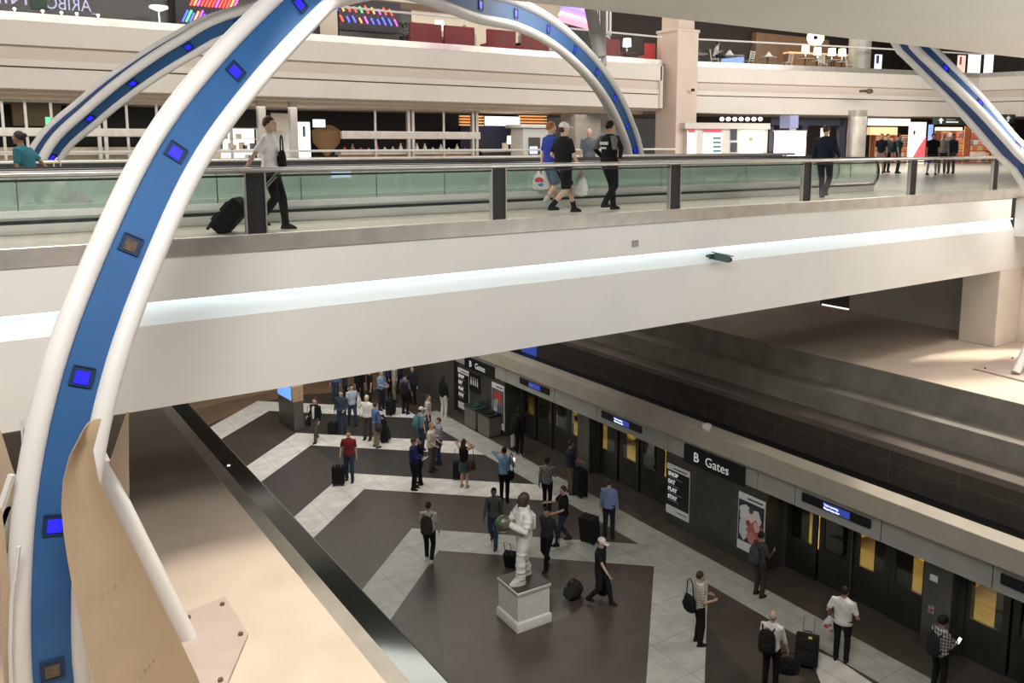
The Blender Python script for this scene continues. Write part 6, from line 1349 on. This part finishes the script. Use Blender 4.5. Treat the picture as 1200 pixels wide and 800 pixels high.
# -------- the statue on its plinth
t = thing('statue', 'white astronaut statue holding a helmet at the chest, standing on the white plinth', 'statue', (PLC.x, PLC.y, PLH), 0)
sc_ = 1.2
ph = math.radians(55.7 - 248) - PI / 2
def statue():
    V3 = Vector; b = MB(); st = mat('statue white', (.80, .80, .76), .7, noise=.12, scale=10, bump=.9)
    T2 = [(.84, .14, .13), (.92, .205, .165), (1.02, .20, .17), (1.12, .195, .165), (1.24, .205, .17), (1.34, .21, .165), (1.42, .19, .14), (1.47, .13, .11), (1.50, .10, .10)]
    b.loft([ering(V3((0, 0, z)), x, y, 16) for z, x, y in T2])
    legs = [(V3((-.10, 0, .93)), V3((-.13, .12, .52)), V3((-.15, .13, .1))), (V3((.10, 0, .93)), V3((.14, -.02, .5)), V3((.17, -.12, .1)))]
    for h, k, f in legs:
        b.tube([h + V3((0, 0, .03)), h.lerp(k, .4), h.lerp(k, .8), k, k.lerp(f, .3), k.lerp(f, .7), f], [.125, .125, .10, .095, .105, .09, .095], 12)
        for u in (.25, .5, .75): c = h.lerp(k, u); b.tube([c + V3((0, 0, .015)), c - V3((0, 0, .015))], .132 - .02 * u, 12)
        for u in (.3, .6, .9): c = k.lerp(f, u); b.tube([c + V3((0, 0, .014)), c - V3((0, 0, .014))], .112 - .008 * u, 12)
    arms = [(V3((-.23, 0, 1.39)), V3((-.34, .10, 1.15)), V3((-.10, .33, 1.25))), (V3((.23, 0, 1.39)), V3((.34, .12, 1.16)), V3((.10, .34, 1.20)))]
    for a, e, w in arms:
        b.tube([a + V3((-.06 if a.x > 0 else .06, 0, 0)), a, a.lerp(e, .5), e, e.lerp(w, .5), w], [.10, .10, .088, .08, .078, .062], 12)
        d = (w - e).normalized(); b.tube([w - d * .02, w + d * .04, w + d * .1], [.05, .058, .04], 8)
        for u in (.35, .7): c = a.lerp(e, u); d2 = (e - a).normalized() * .014; b.tube([c - d2, c + d2], .102, 12)
    b.tube([V3((0, 0, 1.46)), V3((0, 0, 1.54))], [.125, .115], 14)
    b.box((-.13, -.205, 1.08), (.13, -.13, 1.38))
    b.tube([V3((.0, .16, 1.05)), V3((.06, .19, .98)), V3((.16, .12, .95))], .03, 6)
    b.v = [Matrix.Rotation(ph, 3, 'Z') @ (p * sc_) for p in b.v]
    ex = MB()
    for i, (a, e, w) in enumerate(arms):
        d = (w - e).normalized(); sd = V3((0, 0, 1)); sd = (sd - d * sd.dot(d)).normalized(); n = V3((0, 1, 0))
        for j in range(4):
            o = w + d * .08 + sd * (.036 - .024 * j); ex.tube([o - d * .02, o + d * .04, o + d * .07 + n * .03], [.014, .014, .011], 6)
        o = w + d * .04 + sd * .04; ex.tube([o - sd * .02, o + sd * .03 + d * .02, o + sd * .04 + d * .05], [.016, .014, .011], 6)
    ex.v = [Matrix.Rotation(ph, 3, 'Z') @ (p * sc_) for p in ex.v]
    job('suit', b, st, t, .016, (ex, []), 1)
    R = Matrix.Rotation(ph, 3, 'Z')
    for (h, k, f) in legs:
        m = MB(); m.loft([ering(f + V3((0, .06, -.10)), .075, .17, 14), ering(f + V3((0, .06, -.06)), .08, .175, 14), ering(f + V3((0, .04, -.01)), .075, .14, 14), ering(f + V3((0, 0, .05)), .09, .10, 14), ering(f + V3((0, 0, .10)), .10, .10, 14)])
        m.v = [R @ (p * sc_) for p in m.v]; m.build('boot', st, t, world=False)
    hd = mat('statue head brown', (.06, .04, .028), .5, noise=.2, scale=12)
    b = MB(); hc = V3((0, .02, 1.66)); b.ell(hc, (.095, .115, .14), 18, 12, fn=lambda p: V3((p.x * (1 - .25 * max(0, -p.z / .14) ** 2), p.y, p.z)))
    b.tube([hc + V3((0, .105, .02)), hc + V3((0, .13, -.02)), hc + V3((0, .105, -.035))], [.012, .019, .014], 6)
    for sx in (-1, 1): b.ell(hc + V3((sx * .095, 0, 0)), (.013, .025, .04), 8, 6)
    b.ell(hc + V3((0, .10, -.105)), (.032, .026, .024), 8, 6); b.tube([V3((0, 0, 1.48)), V3((0, .01, 1.6))], .075, 12)
    b.ell(hc + V3((0, -.02, .04)), (.102, .118, .125), 14, 10, fn=lambda p: V3((p.x, p.y * (.8 if p.y > 0 else 1), max(p.z, -.03))))
    for sx in (-1, 1): b.ell(hc + V3((sx * .038, .1, .02)), (.016, .012, .01), 8, 6)
    b.v = [R @ (p * sc_) for p in b.v]; job('head', b, hd, t, .012)
    m = MB(); c = V3((-.02, .44, 1.27)); m.ell(c, (.15, .15, .16), 18, 12); m.lathe(c + V3((0, 0, -.17)), [(.12, 0), (.13, .03), (.12, .05)], 18); m.v = [R @ (p * sc_) for p in m.v]
    hl = m.build('helmet', mat('helmet bronze', (.16, .16, .11), .35, .3, noise=.4, scale=9), t, world=False)
    m = MB(); m.ell(c + V3((0, .05, .02)), (.115, .115, .10), 16, 10); m.v = [R @ (p * sc_) for p in m.v]; m.build('visor', mat('visor green', (.10, .20, .10), .2, .4, noise=.4, scale=14), hl, world=False)
statue()
flush_jobs()
# ================================================================== light
wd = bpy.data.worlds.new('world'); SC.world = wd; wd.use_nodes = True
bg = wd.node_tree.nodes['Background']; bg.inputs['Color'].default_value = (1, .93, .86, 1); bg.inputs['Strength'].default_value = .06
def area(name, loc, rot, sx, sy, power, col=(1, .93, .84)):
    l = bpy.data.lights.new(name, 'AREA'); l.shape = 'RECTANGLE'; l.size = sx; l.size_y = sy; l.energy = power; l.color = col
    o = bpy.data.objects.new(name, l); COL.objects.link(o); o.location = loc; o.rotation_euler = rot; return o
def spot(name, loc, target, power, ang=60, rad=.08, col=(1, .9, .76), blend=.3):
    l = bpy.data.lights.new(name, 'SPOT'); l.energy = power; l.spot_size = math.radians(ang); l.spot_blend = blend; l.shadow_soft_size = rad; l.color = col
    o = bpy.data.objects.new(name, l); COL.objects.link(o); o.location = loc; d = Vector(target) - Vector(loc); o.rotation_euler = d.to_track_quat('-Z', 'Y').to_euler(); return o
area('far_wash', (10, 22, 18.8), (math.radians(78), 0, 0), 40, 3, 2300, (1, .95, .89))  # both far washes are unseen lights added to brighten the far fascia
area('far_wash_right', (40, 20, 18.6), (math.radians(75), 0, math.radians(-20)), 20, 3, 1900, (1, .96, .9))
area('near_fill', (1, 7.8, 13.3), (math.radians(25), 0, 0), 13, .5, 80, (.98, 1, .99))  # the three near area lights are unseen fills added for the bridge side
area('near_fill_centre', (12, 4.2, 13.3), (math.radians(35), 0, 0), 8, .6, 205, (.98, 1, .99))
area('near_fill_right', (25, 8.6, 13.3), (math.radians(25), 0, 0), 10, .5, 90, (.98, 1, .98))
area('near_front', (0, 3.4, 16.5), (math.radians(32), 0, 0), 5, 2, 1050, (1, .94, .86))  # unseen front fill added for the tan sheet and lower arch
area('slab_fill', (17, 2.5, 6.4), (math.radians(155), 0, 0), 10, 2, 480, (1, .97, .92))  # unseen upward fill added to brighten the underside of the overhead slab
area('concourse_light', (42, 27, 12.9), (0, 0, 0), 20, 10, 800)
area('shop_light', (10, 37.6, 12.9), (0, 0, 0), 40, 1.5, 400)
area('upper_light', (24, 39.5, 21.3), (0, 0, 0), 20, 5, 1000)
area('upper_light_right', (52, 36, 21.3), (0, 0, 0), 24, 8, 900)
area('platform_light', (11, 28, 5.2), (0, 0, 0), 9, 14, 380, (1, .95, .86))
area('platform_wash', (8, 13.4, 7.3), (math.radians(-10), math.radians(-25), 0), 5, 1.2, 170, (.96, 1, .9))  # unseen fill added to light the header and door wall
area('walkway_light', (2, 16.5, 14.6), (0, 0, 0), 40, 3.0, 1900)
area('train_light', (19.6, 15, 2.2), (0, 0, 0), 1.0, 26, 420, (1, .8, .45))
spot('ledge_spot_left', (5.6, 11.3, 15.8), (2.7, 9.4, Z3), 3600, 36, rad=.2, blend=.5)
spot('ledge_spot_right', (24.2, 10.8, 13.2), (22.6, 8.6, Z3), 4200, 62, blend=.12, rad=.25)
area('ledge_area_right', (24.4, 9.4, 13.3), (0, 0, 0), 4, .8, 420, (1, .92, .82))  # unseen fill added to lift the whole right ledge
SC.view_settings.view_transform = 'Standard'
SC.view_settings.look = 'None'
SC.view_settings.exposure = 0.
